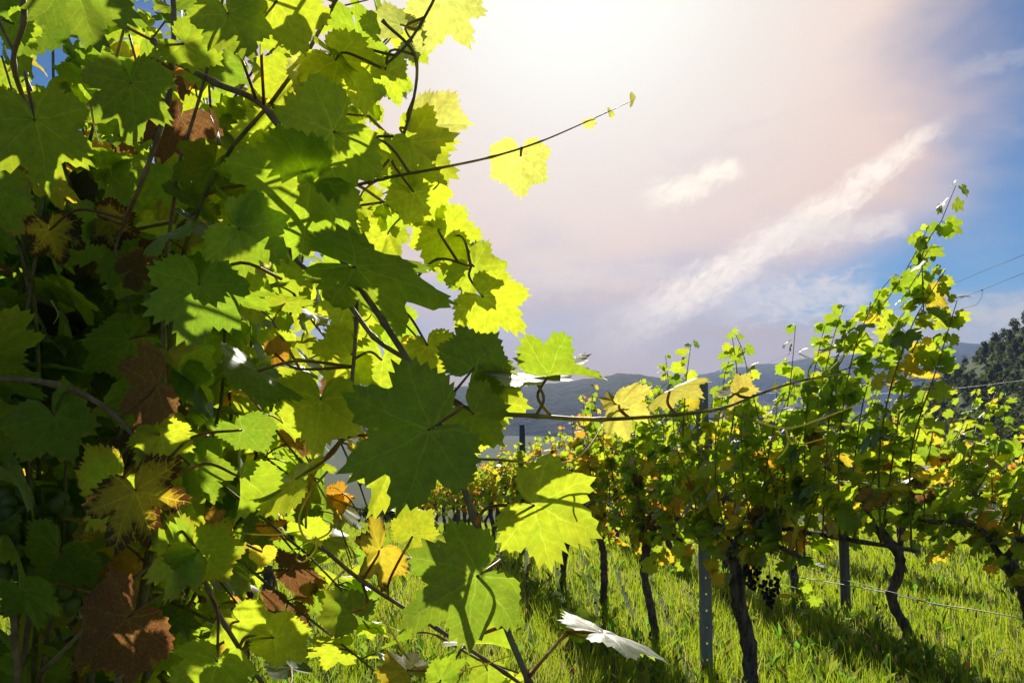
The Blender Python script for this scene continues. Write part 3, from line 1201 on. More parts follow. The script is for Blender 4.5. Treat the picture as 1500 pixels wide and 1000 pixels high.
gr1 = 'vines of the near row'
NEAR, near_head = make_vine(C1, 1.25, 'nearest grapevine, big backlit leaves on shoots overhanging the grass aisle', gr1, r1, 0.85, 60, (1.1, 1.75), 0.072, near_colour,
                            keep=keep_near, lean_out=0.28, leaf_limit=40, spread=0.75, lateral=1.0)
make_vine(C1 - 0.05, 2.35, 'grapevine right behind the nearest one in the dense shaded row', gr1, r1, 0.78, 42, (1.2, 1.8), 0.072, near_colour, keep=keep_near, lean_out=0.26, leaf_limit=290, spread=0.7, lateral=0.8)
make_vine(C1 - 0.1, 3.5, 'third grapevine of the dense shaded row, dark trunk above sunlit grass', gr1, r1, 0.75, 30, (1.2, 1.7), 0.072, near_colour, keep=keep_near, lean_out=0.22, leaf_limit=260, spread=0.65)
d = 4.7
while d < 20:
    make_vine(C1 - 0.1, d, 'farther grapevine of the dense shaded row down the slope', 'far vines of the near row', r1, 0.66, 14, (0.7, 1.05), 0.088, golden, single=False, trunk_r=(0.04, 0.03))
    d += 1.2
d = 2.6
while d < 11:
    make_vine(-2.5, d, 'grapevine in the row on the shaded side of the dense row', 'vines behind the near row', r1, 0.70, 18, (0.9, 1.5), 0.08, autumn, single=False, trunk_r=(0.04, 0.03))
    d += 1.2

# ------------------------------------------------------------------ overhanging shoots and leaves of the nearest vine
HERO_CANES = []


def hero_cane(pts, r0, r1_, mat='cane', name='shoot'):
    P = spline([at(*p) for p in pts], 8)
    n = len(P)
    rad = []
    for i in range(n):
        q = r0 + (r1_ - r0) * i / (n - 1)
        rad.append(q * (1.0 + (0.35 if i % 8 == 0 else 0.0)))
    o = child(name, MB().tube(P, rad, 8).mesh(name, [MAT[mat]]), NEAR)
    if name == 'shoot':
        HERO_CANES.append(P)
    return o


hero_cane([(225, 60, .95), (262, 92, .92), (314, 121, .90), (397, 168, .88), (475, 334, .84), (520, 410, .82), (562, 472, .80), (610, 550, .78), (652, 642, .76), (692, 752, .74), (735, 900, .72), (775, 1000, .70), (800, 1080, .69)], 0.0036, 0.0030)
hero_cane([(250, -30, .9), (255, 35, .9), (247, 145, .88), (212, 255, .86), (180, 330, .9)], 0.0032, 0.0024)
hero_cane([(400, 290, .95), (430, 375, .90), (500, 433, .86), (548, 494, .83), (600, 530, .80), (612, 552, .785)], 0.0026, 0.0026)
hero_cane([(516, 330, .92), (521, 410, .88), (522, 470, .86), (515, 560, .84), (503, 640, .84)], 0.0026, 0.0018)
hero_cane([(620, 562, .78), (690, 600, .77), (785, 609, .78), (880, 614, .80), (990, 607, .83), (1060, 597, .86), (1120, 574, .90), (1180, 556, .93), (1245, 547, .97)], 0.0026, 0.0010, 'shoot')
hero_cane([(470, 285, .90), (560, 262, .88), (640, 247, .88), (720, 230, .89), (790, 208, .90), (860, 178, .91), (925, 148, .92)], 0.0022, 0.0004, 'shoot')
hero_cane([(-40, 552, .80), (80, 563, .80), (165, 605, .79), (225, 680, .78), (265, 760, .78), (305, 862, .77), (330, 915, .77), (390, 1010, .78)], 0.0030, 0.0022)
hero_cane([(60, 985, .95), (120, 925, .95), (190, 852, .96), (260, 800, 1.0)], 0.0026, 0.0020)
hero_cane([(470, 800, .95), (530, 850, .92), (640, 920, .90), (740, 985, .88), (800, 1030, .88)], 0.0026, 0.0020)
hero_cane([(30, -30, .75), (35, 30, .76), (20, 95, .78), (48, 180, .82)], 0.0030, 0.0022)
hero_cane([(560, 30, .92), (610, 90, .95), (590, 200, .93), (540, 270, .90)], 0.0020, 0.0016, 'shoot')
hero_cane([(650, -60, .95), (640, -10, .95), (600, 60, .94), (560, 100, .93)], 0.0020, 0.0016, 'shoot')
hero_cane([(560, 470, .83), (600, 420, .88), (640, 380, .92), (690, 390, .96)], 0.0018, 0.0014, 'shoot')
hero_cane([(775, 990, .70), (800, 960, .72), (830, 925, .75)], 0.0018, 0.0014, 'petiole')

# leaf: junction x, y, tip x, y, depth, how far the tip lies deeper, roll about the midrib, colour, turned, mesh list, index
H = [
    (48, 162, 82, 300, .66, .03, 18, 'green', .28, 'F', 0),
    (15, 30, 60, 80, .85, .03, 20, 'green', .1, 'B', 7),
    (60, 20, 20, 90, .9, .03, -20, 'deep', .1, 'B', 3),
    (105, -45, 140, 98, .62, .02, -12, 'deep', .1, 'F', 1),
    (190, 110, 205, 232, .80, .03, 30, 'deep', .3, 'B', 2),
    (262, 60, 335, 100, .84, .04, 30, 'green', .05, 'B', 3),
    (330, 10, 370, 105, .78, .02, -15, 'green', .05, 'F', 2),
    (400, -10, 455, 95, .80, .03, 15, 'lime', .05, 'B', 4),
    (500, 185, 395, 265, .76, .03, 10, 'green', .05, 'F', 3),
    (470, 260, 335, 330, .78, .02, -15, 'green', .05, 'F', 4),
    (292, 405, 280, 516, .68, .02, 8, 'deep', .15, 'F', 2),
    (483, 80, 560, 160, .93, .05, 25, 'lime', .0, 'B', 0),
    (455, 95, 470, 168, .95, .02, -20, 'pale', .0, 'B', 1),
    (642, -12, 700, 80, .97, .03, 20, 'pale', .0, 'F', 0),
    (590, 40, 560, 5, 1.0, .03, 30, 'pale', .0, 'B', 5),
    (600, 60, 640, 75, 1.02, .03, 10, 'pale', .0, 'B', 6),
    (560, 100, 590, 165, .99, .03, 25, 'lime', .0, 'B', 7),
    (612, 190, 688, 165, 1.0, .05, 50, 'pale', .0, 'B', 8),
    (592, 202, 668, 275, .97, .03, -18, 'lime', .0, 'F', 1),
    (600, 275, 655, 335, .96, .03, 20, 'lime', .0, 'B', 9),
    (763, 221, 760, 299, .90, .02, -12, 'pale', .0, 'F', 3),  # lone leaf against the sky, glare painted into its tint
    (500, 385, 700, 440, .78, .03, 62, 'deep', .05, 'B', 2),
    (640, 330, 690, 395, .98, .03, 15, 'lime', .0, 'B', 10),
    (690, 385, 735, 440, .97, .03, -15, 'lime', .0, 'B', 11),
    (700, 430, 775, 480, .95, .03, 20, 'lime', .0, 'F', 4),
    (655, 340, 620, 405, 1.0, .03, 30, 'lime', .0, 'B', 3),
    (690, 545, 735, 480, .80, .04, 10, 'deep', .0, 'B', 4),
    (790, 556, 716, 530, .80, .06, None, 'deep', .0, 'B', 5),
    (792, 553, 898, 532, .80, -.02, 70, 'green', .0, 'O', 0),
    (644, 621, 484, 704, .68, .00, 12, 'deep', .05, 'F', 0),
    (688, 600, 742, 660, .74, .03, -20, 'green', .0, 'B', 6),
    (705, 585, 775, 590, .80, .04, 20, 'lime', .0, 'B', 8),
    (690, 640, 700, 668, .82, .02, 20, 'lime', .0, 'B', 9),
    (771, 735, 882, 782, .66, .02, 10, 'lime', .02, 'F', 2),
    (712, 836, 586, 908, .64, .01, -10, 'deep', .12, 'F', 1),
    (575, 672, 548, 765, .82, .02, 40, 'lime', .15, 'B', 10),
    (470, 575, 462, 672, .80, .03, 10, 'lime', .02, 'F', 3),
    (510, 445, 480, 508, .90, .03, 18, 'lime', .0, 'B', 11),
    (625, 500, 640, 560, .86, .03, -10, 'lime', .0, 'B', 0),
    (520, 515, 470, 560, .86, .03, 12, 'lime', .0, 'B', 1),
    (560, 520, 555, 590, .86, .03, 12, 'lime', .0, 'B', 3),
    (232, 630, 252, 692, .78, .02, 5, 'lime', .05, 'F', 4),
    (195, 708, 228, 812, .74, .03, -25, 'yellow', .75, 'B', 2),
    (180, 700, 130, 780, .78, .03, 20, 'green', .55, 'B', 5),
    (285, 800, 345, 855, .74, .03, 30, 'green', .5, 'B', 4),
    (280, 805, 212, 850, .75, .02, 20, 'green', .45, 'F', 0),
    (440, 700, 370, 722, .80, .03, 58, 'lime', .1, 'B', 6),
    (350, 690, 360, 768, .80, .02, 62, 'green', .05, 'O', 1),
    (345, 905, 400, 940, .78, .03, 30, 'lime', .1, 'B', 7),
    (395, 930, 458, 962, .76, .02, 35, 'lime', .05, 'B', 8),
    (320, 960, 300, 1040, .70, .02, 10, 'green', .2, 'F', 1),
    (195, 895, 120, 980, .80, .02, 20, 'brown', .3, 'B', 9),
    (872, 926, 976, 936, .74, .04, None, 'green', .0, 'F', 2),
    (858, 922, 815, 890, .78, .02, 45, 'green', .0, 'B', 10),
    (902, 592, 946, 602, .82, .04, 20, 'straw', .0, 'F', 4),
    (902, 590, 888, 570, .84, .02, 30, 'straw', .0, 'B', 11),
    (976, 574, 1022, 559, .84, .04, 74, 'straw', .0, 'B', 0),
    (1078, 577, 1110, 568, .90, .02, 35, 'straw', .1, 'F', 3),
    (1074, 576, 1060, 567, .90, .03, 45, 'straw', .1, 'B', 2),
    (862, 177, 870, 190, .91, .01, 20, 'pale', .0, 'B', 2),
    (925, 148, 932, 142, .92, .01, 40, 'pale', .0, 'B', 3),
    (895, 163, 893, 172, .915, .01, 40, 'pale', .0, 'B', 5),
    (350, 625, 395, 668, .82, .03, 35, 'deep', .1, 'B', 3),
    (375, 538, 398, 596, .80, -.06, None, 'deep', .1, 'B', 5),
    (75, 600, 110, 690, .78, .03, -20, 'deep', .4, 'B', 6),
    (235, 560, 165, 605, .80, .03, 25, 'brown', .25, 'B', 7),
    (400, 520, 425, 500, .90, .02, 25, 'orange', .4, 'B', 8),
    (384, 805, 384, 832, .80, .01, 10, 'yellow', .2, 'B', 9),
    (310, 765, 330, 745, .86, .02, 20, 'orange', .6, 'B', 10),
    (70, 330, 95, 400, .90, .02, 20, 'yellow', .8, 'B', 11),
    (150, 320, 215, 350, .95, .02, 20, 'yellow', .85, 'B', 1),
    (185, 400, 235, 370, .84, .02, 30, 'brown', .4, 'B', 0),
    (-10, 270, 40, 360, .78, .02, 30, 'deep', .5, 'B', 1),
    (340, 330, 430, 390, .76, .02, -10, 'green', .1, 'F', 2),
    (600, 790, 640, 740, .85, .02, 30, 'lime', .1, 'B', 4),
    (445, 770, 475, 800, .86, .02, 40, 'lime', .1, 'B', 5),
    (680, 945, 760, 930, .80, .03, 66, 'green', .1, 'O', 3),
    (600, 985, 560, 950, .84, .03, 35, 'yellow', .2, 'B', 6),
    (640, 1000, 690, 960, .82, .03, 40, 'green', .1, 'B', 7),
    (430, 980, 400, 955, .86, .03, 50, 'deep', .1, 'B', 8),
    (520, 900, 470, 870, .95, .03, 30, 'green', .4, 'B', 9),
    (560, 800, 520, 850, .92, .03, 25, 'yellow', .6, 'B', 11),
    (30, 860, 70, 920, .84, .03, 50, 'deep', .2, 'B', 10),
    (90, 800, 60, 870, .90, .03, 20, 'deep', .3, 'B', 3),
]
SETS = {'F': FLATS, 'B': BLADES, 'O': FOLDS}
cane_pts = [p for c_ in HERO_CANES for p in c_]
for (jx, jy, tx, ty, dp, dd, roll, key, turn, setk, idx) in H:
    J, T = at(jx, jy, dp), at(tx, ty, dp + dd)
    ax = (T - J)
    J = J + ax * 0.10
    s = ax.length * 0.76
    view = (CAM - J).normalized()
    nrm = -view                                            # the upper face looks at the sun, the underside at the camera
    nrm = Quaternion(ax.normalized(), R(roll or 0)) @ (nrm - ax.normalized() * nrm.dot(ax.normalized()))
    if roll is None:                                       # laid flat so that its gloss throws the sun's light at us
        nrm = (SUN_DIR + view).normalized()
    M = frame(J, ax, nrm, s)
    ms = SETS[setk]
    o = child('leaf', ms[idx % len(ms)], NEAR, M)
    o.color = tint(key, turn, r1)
    # its stalk, curving to the nearest shoot
    best = min(cane_pts, key=lambda p: (p - J).length + (0.03 if (p - J).dot(ax) > 0 else 0))
    if (best - J).length > 0.16:
        best = J + (best - J).normalized() * 0.09 + (J - CAM).normalized() * 0.03
    if (best - J).length > 0.006:
        mid = J.lerp(best, 0.45) - ax.normalized() * min(0.018, (best - J).length * 0.3) + view * -0.004
        pts = spline([J - M.to_3x3() @ Vector((0, 0, 0.004)), mid, best], 5)
        child('leaf_stalk', MB().tube(pts, [0.0013 + 0.0005 * k / 10 for k in range(len(pts))], 6).mesh('leaf_stalk', [MAT['petiole']]), o, None, M)


# slimmer shoots of the same vine that arch out over the aisle behind the big leaves
ARCH = [([(470, 520), (520, 600), (560, 690), (580, 770)], 1.6, 1.45, .060), ([(410, 600), (460, 690), (500, 780), (520, 850)], 1.5, 1.4, .060),
        ([(350, 640), (430, 700), (510, 740), (590, 760)], 1.45, 1.35, .058), ([(380, 740), (450, 830), (540, 880)], 1.4, 1.3, .058),
        ([(180, 700), (260, 780), (330, 860), (400, 960)], 1.2, 1.1, .056), ([(430, 430), (480, 500), (540, 560)], 1.3, 1.2, .056),
        ([(400, 470), (450, 560), (505, 660), (545, 760), (560, 830)], 1.15, 1.05, .056), ([(350, 560), (420, 650), (480, 730), (520, 830)], 1.2, 1.1, .056),
        ([(300, 690), (400, 770), (480, 840), (540, 920)], 1.15, 1.05, .054), ([(330, 800), (420, 880), (510, 950), (580, 1010)], 1.1, 1.0, .054),
        ([(470, 240), (570, 300), (640, 365), (690, 425), (735, 470)], 1.1, 1.05, .056), ([(440, 170), (530, 125), (590, 70), (625, 15)], 1.15, 1.1, .056),
        ([(540, 170), (600, 235), (630, 320)], 1.12, 1.08, .056), ([(520, 400), (590, 470), (640, 530)], 1.05, 1.0, .052),
        ([(560, 600), (600, 680), (620, 760), (615, 830)], 1.25, 1.15, .048), ([(250, 880), (350, 930), (440, 985)], 1.05, 1.0, .056),
        ([(640, 930), (700, 965), (760, 985), (800, 1010)], 1.1, 1.05, .046)]
for px_, d0_, d1_, sz in ARCH:
    pts = tall(px_, d0_, d1_)
    child('shoot', MB().tube(pts, [0.0024 - 0.0016 * k_ / len(pts) for k_ in range(len(pts))], 6).mesh('shoot', [MAT['shoot']]), NEAR)
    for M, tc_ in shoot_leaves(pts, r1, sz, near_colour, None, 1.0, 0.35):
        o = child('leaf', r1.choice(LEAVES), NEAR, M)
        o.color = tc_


def tendril(pts, r0=0.0011, r1_=0.0005):
    P = spline([at(*p) for p in pts], 7)
    child('tendril', MB().tube(P, [r0 + (r1_ - r0) * i / (len(P) - 1) for i in range(len(P))], 6).mesh('tendril', [MAT['tendril']]), NEAR)


tendril([(1048, 598, .855), (1090, 610, .87), (1150, 627, .88), (1200, 614, .89), (1252, 594, .90), (1290, 580, .91)], .0013, .0006)
tendril([(1150, 627, .88), (1155, 646, .88), (1148, 662, .88), (1138, 672, .88)], .0013, .0006)
tendril([(1155, 646, .88), (1175, 650, .88), (1210, 641, .88)], .0011, .0006)
tendril([(1212, 545, .95), (1235, 520, .95), (1238, 495, .95)], .0009, .0005)
tendril([(690, 672, .76), (740, 674, .75), (800, 680, .72), (838, 677, .71), (840, 700, .71), (845, 722, .70)], .0014, .0006)
tendril([(838, 677, .71), (862, 655, .73), (885, 620, .78)], .0010, .0006)
tendril([(480, 690, .80), (455, 720, .79), (438, 760, .78), (450, 790, .77), (478, 783, .77), (486, 768, .78), (472, 760, .79)], .0014, .0007)
tendril([(462, 785, .77), (462, 805, .77), (445, 822, .77), (434, 818, .77), (440, 805, .78)], .0010, .0006)
tendril([(300, 770, .79), (350, 780, .80), (400, 783, .80), (440, 778, .80)], .0011, .0006)
tendril([(470, 178, .90), (455, 185, .90), (452, 195, .90), (470, 198, .90), (490, 180, .91)], .0012, .0006)
tendril([(132, 148, .80), (138, 185, .80), (146, 215, .80)], .0012, .0006)
tendril([(516, 465, .86), (535, 470, .87), (545, 455, .88), (530, 440, .88)], .0010, .0005)
tendril([(640, 255, .90), (642, 270, .90), (634, 278, .90), (650, 262, .90)], .0008, .0005)
tendril([(560, 905, .86), (620, 985, .85), (700, 975, .85), (760, 955, .84)], .0012, .0006)
tendril([(75, 440, .85), (85, 460, .85), (78, 475, .85)], .0010, .0005)
grape_bunch('grape_cluster', NEAR, at(42, 690, .98), 34, r1, MAT['grape_green'], True)
grape_bunch('grape_cluster', NEAR, at(95, 730, 1.02), 26, r1, MAT['grape_green'], True)

# ------------------------------------------------------------------ posts and wires
def steel_post(p, h, label, group):
    """an open steel channel with a line of punched holes up its web"""
    mb = MB()
    w, hole, pitch = 0.032, 0.005, 0.092
    z = -0.2
    zs = []
    q = 0.10
    while q < h - 0.05:
        zs.append(q)
        q += pitch
    mb.box(-w, -hole, -0.0015, 0.0015, -0.2, h)
    mb.box(hole, w, -0.0015, 0.0015, -0.2, h)
    prev = -0.2
    for q in zs:
        mb.box(-hole, hole, -0.0015, 0.0015, prev, q - hole)
        prev = q + hole
    mb.box(-hole, hole, -0.0015, 0.0015, prev, h)
    for sx in (-1, 1):
        x = sx * w
        mb.box(min(x, x - sx * 0.003), max(x, x - sx * 0.003), 0.0017, 0.030, -0.2, h)
        mb.box(min(x - sx * .0032, x - sx * 0.012), max(x - sx * .0032, x - sx * 0.012), 0.027, 0.030, -0.2, h)
    o = link(bpy.data.objects.new('trellis_post', mb.mesh('trellis_post', [MAT['steel']], False)))
    o.location = p
    o.rotation_euler = (0, 0, 0.12)
    tag(o, label, 'post', group)
    return o


def wood_post(p, h, rad, label, group, lean=(0, 0)):
    mb = MB()
    n = 9
    pts = [Vector((lean[0] * i / n, lean[1] * i / n, -0.2 + (h + 0.2) * i / n)) for i in range(n + 1)]
    mb.tube(pts, [rad * (1 + 0.03 * math.sin(i * 2.1)) for i in range(n)] + [rad * 0.9], 10, 0.04)
    o = link(bpy.data.objects.new('trellis_post', mb.mesh('trellis_post', [MAT['wood_post']])))
    o.location = p
    tag(o, label, 'post', group)
    return o


gp = 'trellis posts'
steel_post(row_point(C2, 4.72), 1.70, 'grey steel channel post with punched holes standing in the grass', gp)
wood_post(row_point(C2, 9.2), 1.5, 0.035, 'thin weathered post far along the row beyond the steel post', gp)
wood_post(row_point(C2, 13.8), 1.5, 0.035, 'distant weathered post near the end of the steel post row', gp)
wood_post(row_point(C3, 6.15), 1.75, 0.036, 'grey weathered post between the hooked trunk and the forked trunk', gp)
wood_post(row_point(C3, 7.5), 1.7, 0.036, 'grey weathered post seen just past the thick dark trunk', gp)
wood_post(row_point(C3, 11.0), 1.7, 0.035, 'far weathered post in the row behind the steel post row', gp)
wood_post(row_point(C1 - 0.1, 4.1), 1.75, 0.036, 'weathered post inside the dense shaded row', gp)


def row_wire(c, d0, d1, h, rad, label, sag=0.02, off=0.045):
    pts = []
    n = 40
    for i in range(n + 1):
        p = row_point(c + off, d0 + (d1 - d0) * i / n)
        pts.append(p + UP * (h - sag * math.sin(i * math.pi / 5) ** 2))
    o = link(bpy.data.objects.new('trellis_wire', MB().tube(pts, rad, 5).mesh('trellis_wire', [MAT['wire']])))
    tag(o, label, 'wire', 'trellis wires')


row_wire(C2, 2.9, 16, 0.76, 0.0013, 'lowest trellis wire of the steel post row, at trunk head height')
row_wire(C2, 2.9, 16, 1.18, 0.0012, 'middle trellis wire of the steel post row, running through leaves')
row_wire(C2, 2.9, 16, 1.58, 0.0012, 'top trellis wire of the steel post row')
row_wire(C3, 2.6, 16, 0.90, 0.0017, 'pale lower trellis wire of the row behind, stretched over the forked trunk')
row_wire(C3, 2.6, 16, 1.30, 0.0012, 'middle trellis wire of the row behind the steel post')
row_wire(C3, 2.6, 16, 1.64, 0.0012, 'top trellis wire of the row behind the steel post')
hp = spline([at(1640, 935, 4.2), at(1500, 906, 4.6), at(1430, 893, 4.9), at(1365, 883, 5.2), at(1290, 866, 5.6), at(1230, 855, 6.0), at(1150, 842, 6.8)], 6)
o = link(bpy.data.objects.new('irrigation_hose', MB().tube(hp, 0.0034, 7).mesh('irrigation_hose', [MAT['wire']])))
tag(o, 'slack pale irrigation hose hanging low across the forked trunk', 'hose')

for pts, lab, rad in (([(1760, 262, 45), (1500, 373, 52), (1400, 414, 70), (1200, 500, 140), (1020, 575, 300)], 'upper thin black overhead cable crossing the sky above the wooded slope', 0.016),
                      ([(1760, 300, 45), (1500, 400, 52), (1400, 440, 70), (1200, 520, 140), (1020, 590, 300)], 'lower thin black overhead cable with a short loop hanging from it', 0.016)):
    e = empty('overhead_cable', at(*pts[0]))
    tag(e, lab, 'cable', 'overhead cables')
    child('cable', MB().tube(spline([at(*p) for p in pts], 12), rad, 6).mesh('cable', [MAT['cable']]), e)
    if 'loop' in lab:
        lp = spline([at(1440, 424, 62), at(1438, 434, 62), at(1430, 446, 62.5), at(1408, 452, 63)], 6)
        child('hanging_loop', MB().tube(lp, 0.012, 6).mesh('hanging_loop', [MAT['cable']]), e)
        child('clamp', MB().ball(at(1438, 425, 62), 0.06, 8, 6).mesh('clamp', [MAT['cable']]), e)

# ------------------------------------------------------------------ grass
def build_grass(N_=270000):
    d = np.exp(rng.uniform(math.log(1.7), math.log(34), N_))
    t = rng.uniform(-0.76, 0.76, N_)
    x, y = t * d, d
    # tufts
    k = 0.06 * (d / 3) ** 0.5
    cx, cy_ = np.round(x / (k * 3)) * k * 3, np.round(y / (k * 3)) * k * 3
    pull = rng.uniform(0.0, 0.55, N_)
    x = x * (1 - pull) + (cx + np.sin(cy_ * 57) * k) * pull
    y = y * (1 - pull) + (cy_ + np.sin(cx * 43) * k) * pull
    z = terrain(x, y)
    patch = np.sin(x * 1.9 + 0.7) * np.cos(y * 1.4 - 0.3) + 0.5 * np.sin(x * 4.3 + y * 3.1)
    h = 0.060 + 0.020 * patch + rng.gamma(2.0, 0.020, N_)
    tall_ = rng.random(N_) < 0.03
    h = np.where(tall_, h * 1.6, h)
    h = np.clip(h, 0.04, 0.30)
    w = rng.uniform(0.0010, 0.0027, N_) * np.clip(d / 4.0, 0.8, 4.0)
    a = rng.uniform(0, 2 * math.pi, N_)
    lean = np.abs(rng.normal(0.25, 0.28, N_)) * h
    b = rng.uniform(0, 2 * math.pi, N_)
    ox, oy = np.cos(b) * lean, np.sin(b) * lean
    wx, wy = np.cos(a) * w, np.sin(a) * w
    lv = []
    for f, ww in ((-0.03, 1.0), (0.38, 0.9), (0.74, 0.6)):
        zf = z + h * f * (1 - 0.15 * max(f, 0) ** 2)
        bx, by = x + ox * max(f, 0) ** 1.8, y + oy * max(f, 0) ** 1.8
        lv.append(np.stack([bx - wx * ww, by - wy * ww, zf], 1))
        lv.append(np.stack([bx + wx * ww, by + wy * ww, zf], 1))
    lv.append(np.stack([x + ox, y + oy, z + h * (1 - 0.35 * np.minimum(lean / h, 1.2) ** 2)], 1))
    V = np.stack(lv, 1).reshape(-1, 3)
    o = np.arange(N_) * 7
    T = np.concatenate([np.stack([o + p, o + q, o + s], 1) for p, q, s in ((0, 1, 3), (0, 3, 2), (2, 3, 5), (2, 5, 4), (4, 5, 6))])
    me = mesh_from('grass', V, T, [MAT['grass']])
    g1, g2, g3 = np.array([0.30, 0.47, 0.018]), np.array([0.64, 0.74, 0.04]), np.array([0.68, 0.55, 0.22])
    q = np.clip(rng.normal(0.45, 0.25, N_) + 0.12 * patch, 0, 1)[:, None]
    c = g1 * (1 - q) + g2 * q
    dry = rng.random(N_) < 0.09 + 0.07 * np.sin(x * 2.3 + 1) * np.sin(y * 1.7)
    c[dry] = g3 * rng.uniform(0.6, 1.0, (dry.sum(), 1))
    C = np.repeat(np.concatenate([c, np.ones((N_, 1))], 1), 7, axis=0).astype(np.float32)
    ca = me.color_attributes.new('tint', 'FLOAT_COLOR', 'POINT')
    ca.data.foreach_set('color', C.ravel())
    ob = link(bpy.data.objects.new('grass', me))
    tag(ob, 'long sunlit green grass growing between the vine rows', 'grass', kind='stuff')


build_grass()


def build_weeds():
    """plantain heads and dry stalks standing above the grass, and low broad-leaved weeds"""
    mb = MB()
    r = random.Random(77)
    tint_v = []
    for i in range(420):
        d_ = math.exp(r.uniform(math.log(2.2), math.log(9)))
        x, y = r.uniform(-0.6, 0.72) * d_, d_
        if r.random() < 0.5:
            x = abs(x)
        b = Vector((x, y, gz(x, y)))
        h = r.uniform(0.10, 0.27)
        tip = b + Vector((r.gauss(0, .06), r.gauss(0, .06), h))
        n0 = len(mb.v)
        mb.tube([b, b.lerp(tip, .5) + Vector((r.gauss(0, .01), 0, 0)), tip], [0.0016, 0.0013, 0.001], 3)
        cst = (0.30, 0.30, 0.08, 1) if r.random() < .6 else (0.46, 0.34, 0.18, 1)
        tint_v += [cst] * (len(mb.v) - n0)
        n0 = len(mb.v)
        if r.random() < 0.55:
            mb.ball(tip, r.uniform(0.005, 0.0085), 6, 5, r.uniform(1.6, 3.0))
            tint_v += [(0.42 * r.uniform(.7, 1.3), 0.30, 0.20, 1)] * (len(mb.v) - n0)
    for i in range(900):
        d_ = math.exp(r.uniform(math.log(2.0), math.log(10)))
        x, y = r.uniform(-0.7, 0.72) * d_, d_
        b = Vector((x, y, gz(x, y)))
        for k in range(5):
            a = r.uniform(0, 6.28)
            L = r.uniform(0.05, 0.13)
            e = b + Vector((math.cos(a) * L, math.sin(a) * L, r.uniform(0.05, 0.16)))
            sd = Vector((-math.sin(a), math.cos(a), 0)) * L * 0.18
            m_ = b.lerp(e, .55) + UP * 0.02
            n0 = len(mb.v)
            mb.v += [tuple(b), tuple(m_ - sd), tuple(e), tuple(m_ + sd)]
            mb.f.append((n0, n0 + 1, n0 + 2, n0 + 3))
            tint_v += [(0.26 * r.uniform(.7, 1.3), 0.42 * r.uniform(.7, 1.2), 0.04, 1)] * 4
    me = mb.mesh('weeds', [MAT['grass']])
    ca = me.color_attributes.new('tint', 'FLOAT_COLOR', 'POINT')
    ca.data.foreach_set('color', np.array(tint_v, dtype=np.float32).ravel())
    tag(link(bpy.data.objects.new('weeds', me)), 'plantain heads, dry stalks and low weeds in the grass', 'weeds', kind='stuff')


build_weeds()

# ------------------------------------------------------------------ wooded slope, valley trees, buildings
def crown_arrays(seed, n, w, h, leaf):
    r = np.random.default_rng(seed)
    lobes = []
    for i in range(9):
        a = r.uniform(0, 6.28)
        q = r.uniform(0.1, 0.62)
        zz = r.uniform(0.28, 0.9)
        lobes.append((math.cos(a) * q * w * (1.2 - zz), math.sin(a) * q * w * (1.2 - zz), zz * h, r.uniform(0.24, 0.42) * w))
    V, T = [], []
    for i in range(n):
        L = lobes[r.integers(len(lobes))]
        v = r.normal(0, 1, 3)
        v /= np.linalg.norm(v)
        c = np.array(L[:3]) + v * L[3] * r.uniform(0.6, 1.1) * np.array([1, 1, 0.9])
        a = r.normal(0, 1, 3)
        a /= np.linalg.norm(a)
        b = np.cross(a, r.normal(0, 1, 3))
        b /= np.linalg.norm(b)
        s = leaf * r.uniform(0.6, 1.3)
        k = len(V)
        V += [c + a * s, c + b * s * 0.8, c - a * s * 0.9, c - b * s * 0.7]
        T += [(k, k + 1, k + 2), (k, k + 2, k + 3)]
    return np.array(V), np.array(T)


def tree_trunk_mesh(h, r0, seed):
    r = random.Random(seed)
    mb = MB()
    mb.tube([(0, 0, -0.6), (0.05, 0, h * .3), (r.gauss(0, .1), r.gauss(0, .1), h * .6), (r.gauss(0, .2), r.gauss(0, .2), h * .88)], [r0 * 1.2, r0, r0 * .6, r0 * .15], 7, 0.06)
    for i in range(6):
        a = r.uniform(0, 6.28)
        z0 = h * r.uniform(.3, .65)
        L = h * r.uniform(.18, .32)
        mb.tube([(0, 0, z0), (math.cos(a) * L * .5, math.sin(a) * L * .5, z0 + L * .45), (math.cos(a) * L, math.sin(a) * L, z0 + L * .75)], [r0 * .45, r0 * .25, r0 * .08], 5)
    return mb


CROWNS = [crown_arrays(s, 520, 2.9, 8.5 + s % 3, 0.42) for s in range(4)]
CROWN_M = [mesh_from('crown', v, t, [MAT['tree_leaf']], False) for v, t in CROWNS]
TRUNK_M = [tree_trunk_mesh(8.5 + s % 3, 0.16, s).mesh('trunk', [MAT['bark']]) for s in range(4)]
rt = random.Random(91)


def tree(x, y, s, label, group):
    e = empty('tree', (x, y, gz(x, y)))
    e.rotation_euler = (0, 0, rt.uniform(0, 6.28))
    e.scale = (s, s, s * rt.uniform(0.85, 1.15))
    tag(e, label, 'tree', group)
    k = rt.randrange(4)
    for nm, me in (('trunk', TRUNK_M[k]), ('crown', CROWN_M[k])):
        o = bpy.data.objects.new(nm, me)
        o.parent = e
        link(o)


# trees standing along the skyline of the slope
for i in range(46):
    q = i / 45
    px = 1335 + 330 * q
    dd = rt.uniform(225, 280)
    x = (px - 750) / F * dd
    tree(x, dd, rt.uniform(0.65, 1.05), 'dark tree on the skyline of the wooded slope', 'trees along the wooded skyline')
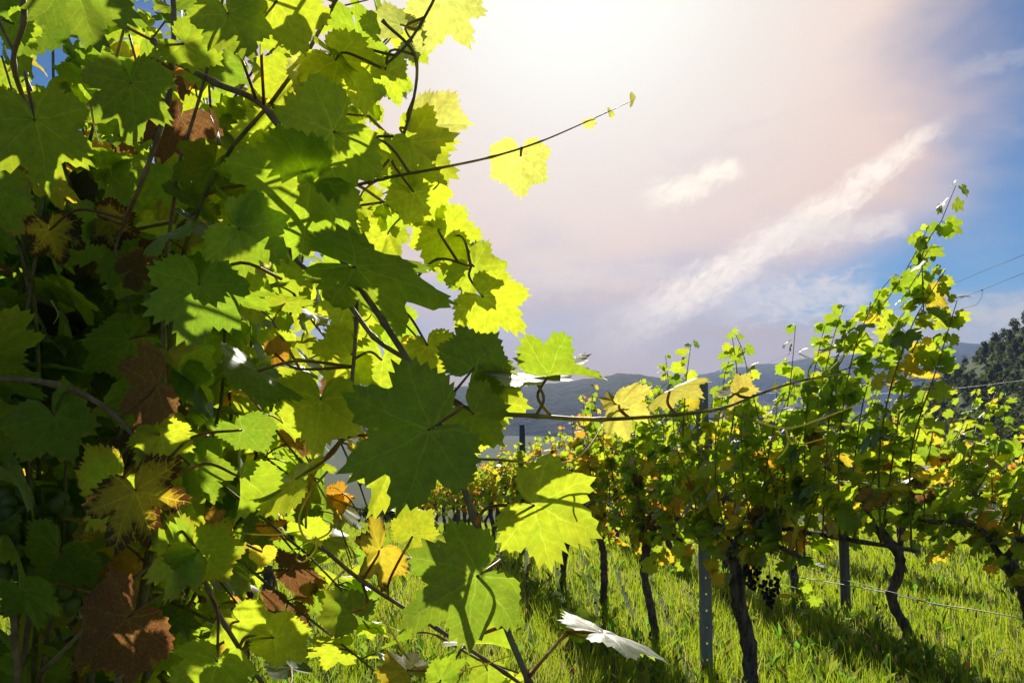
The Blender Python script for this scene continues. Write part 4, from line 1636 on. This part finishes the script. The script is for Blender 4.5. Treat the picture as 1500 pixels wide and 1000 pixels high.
# the wood below them, one mass
Vs, Fs, b = [], [], 0
for i in range(900):
    dd = rt.uniform(150, 300)
    px = rt.uniform(1090, 1760)
    x = (px - 750) / F * dd
    if gz(x, dd) < -22 and rt.random() < 0.6:
        continue
    v, t = CROWNS[i % 4]
    v, t = v[:1040], t[:520]
    a = rt.uniform(0, 6.28)
    s = rt.uniform(0.55, 0.95)
    Rm = np.array([[math.cos(a), -math.sin(a), 0], [math.sin(a), math.cos(a), 0], [0, 0, 1]]) * s
    Vs.append(v @ Rm.T + np.array([x, dd, gz(x, dd) - 0.8]))
    Fs.append(t + b)
    b += len(v)
o = link(bpy.data.objects.new('forest', mesh_from('forest', np.concatenate(Vs), np.concatenate(Fs), [MAT['tree_leaf']], False)))
tag(o, 'dark wood covering the slope beneath the skyline trees', 'forest', kind='stuff')
# valley trees below the brow
for i in range(40):
    dd = rt.uniform(55, 130)
    px = rt.uniform(400, 1010)
    tree((px - 750) / F * dd, dd, rt.uniform(0.35, 0.6), 'small dark tree in the valley below the vineyard brow', 'valley trees')


def house(x, y, w, dpt, h, rot, wall, roof, label, cat, name, rh):
    e = empty(name, (x, y, gz(x, y)))
    e.rotation_euler = (0, 0, rot)
    tag(e, label, cat)

    def part(nm, mb, mat, parent=None):
        ob = bpy.data.objects.new(nm, mb.mesh(nm, [mat], False))
        ob.parent = parent or e
        return link(ob)
    mb = MB().box(-w / 2, w / 2, -dpt / 2, dpt / 2, -2.5, h)
    wl = part('wall', mb, wall)
    gb = MB()
    for sx in (-1, 1):
        xx = sx * (w / 2 - 0.02)
        b_ = len(gb.v)
        gb.v += [(xx, -dpt / 2, h), (xx, dpt / 2, h), (xx, 0, h + rh - 0.1)]
        gb.f.append((b_, b_ + 1, b_ + 2))
    part('gable', gb, wall, wl)
    rf = MB()
    ov = 0.35
    for sy in (-1, 1):
        b_ = len(rf.v)
        for xx in (-w / 2 - ov, w / 2 + ov):
            for yy, zz in ((sy * (dpt / 2 + ov), h - ov * rh / (dpt / 2)), (0, h + rh)):
                for dz in (0, 0.12):
                    rf.v.append((xx, yy, zz + dz + 0.003))
        for q in ((0, 1, 3, 2), (4, 6, 7, 5), (0, 4, 5, 1), (2, 3, 7, 6), (0, 2, 6, 4), (1, 5, 7, 3)):
            rf.f.append(tuple(b_ + i for i in q))
    part('roof', rf, roof)
    for k in range(max(1, int(w // 2.4))):
        cx = -w / 2 + (k + 0.5) * w / max(1, int(w // 2.4))
        wd = part('window', MB().box(cx - 0.45, cx + 0.45, -dpt / 2 - 0.03, -dpt / 2 + 0.02, h - 1.9, h - 0.7), MAT['dark_glass'])
        fr_ = MB()
        fr_.box(cx - 0.53, cx - 0.452, -dpt / 2 - 0.06, -dpt / 2 - 0.002, h - 1.98, h - 0.62).box(cx + 0.452, cx + 0.53, -dpt / 2 - 0.06, -dpt / 2 - 0.002, h - 1.98, h - 0.62)
        part('frame', fr_, MAT['plank'], wd)
    return e


dd = 95.0
house((915 - 750) / F * dd, dd, 6.5, 5.5, 9.0, 0.5, MAT['plaster'], MAT['roof_tile'], 'white plastered house with dark windows below the vineyard brow', 'house', 'house', 2.2)
dd = 34.0
house((1088 - 750) / F * dd, dd, 3.2, 2.4, 3.6, 0.3, MAT['plank'], MAT['blue_sheet'], 'small plank shed with a bright blue sheet roof beyond the rows', 'shed', 'shed', 0.7)
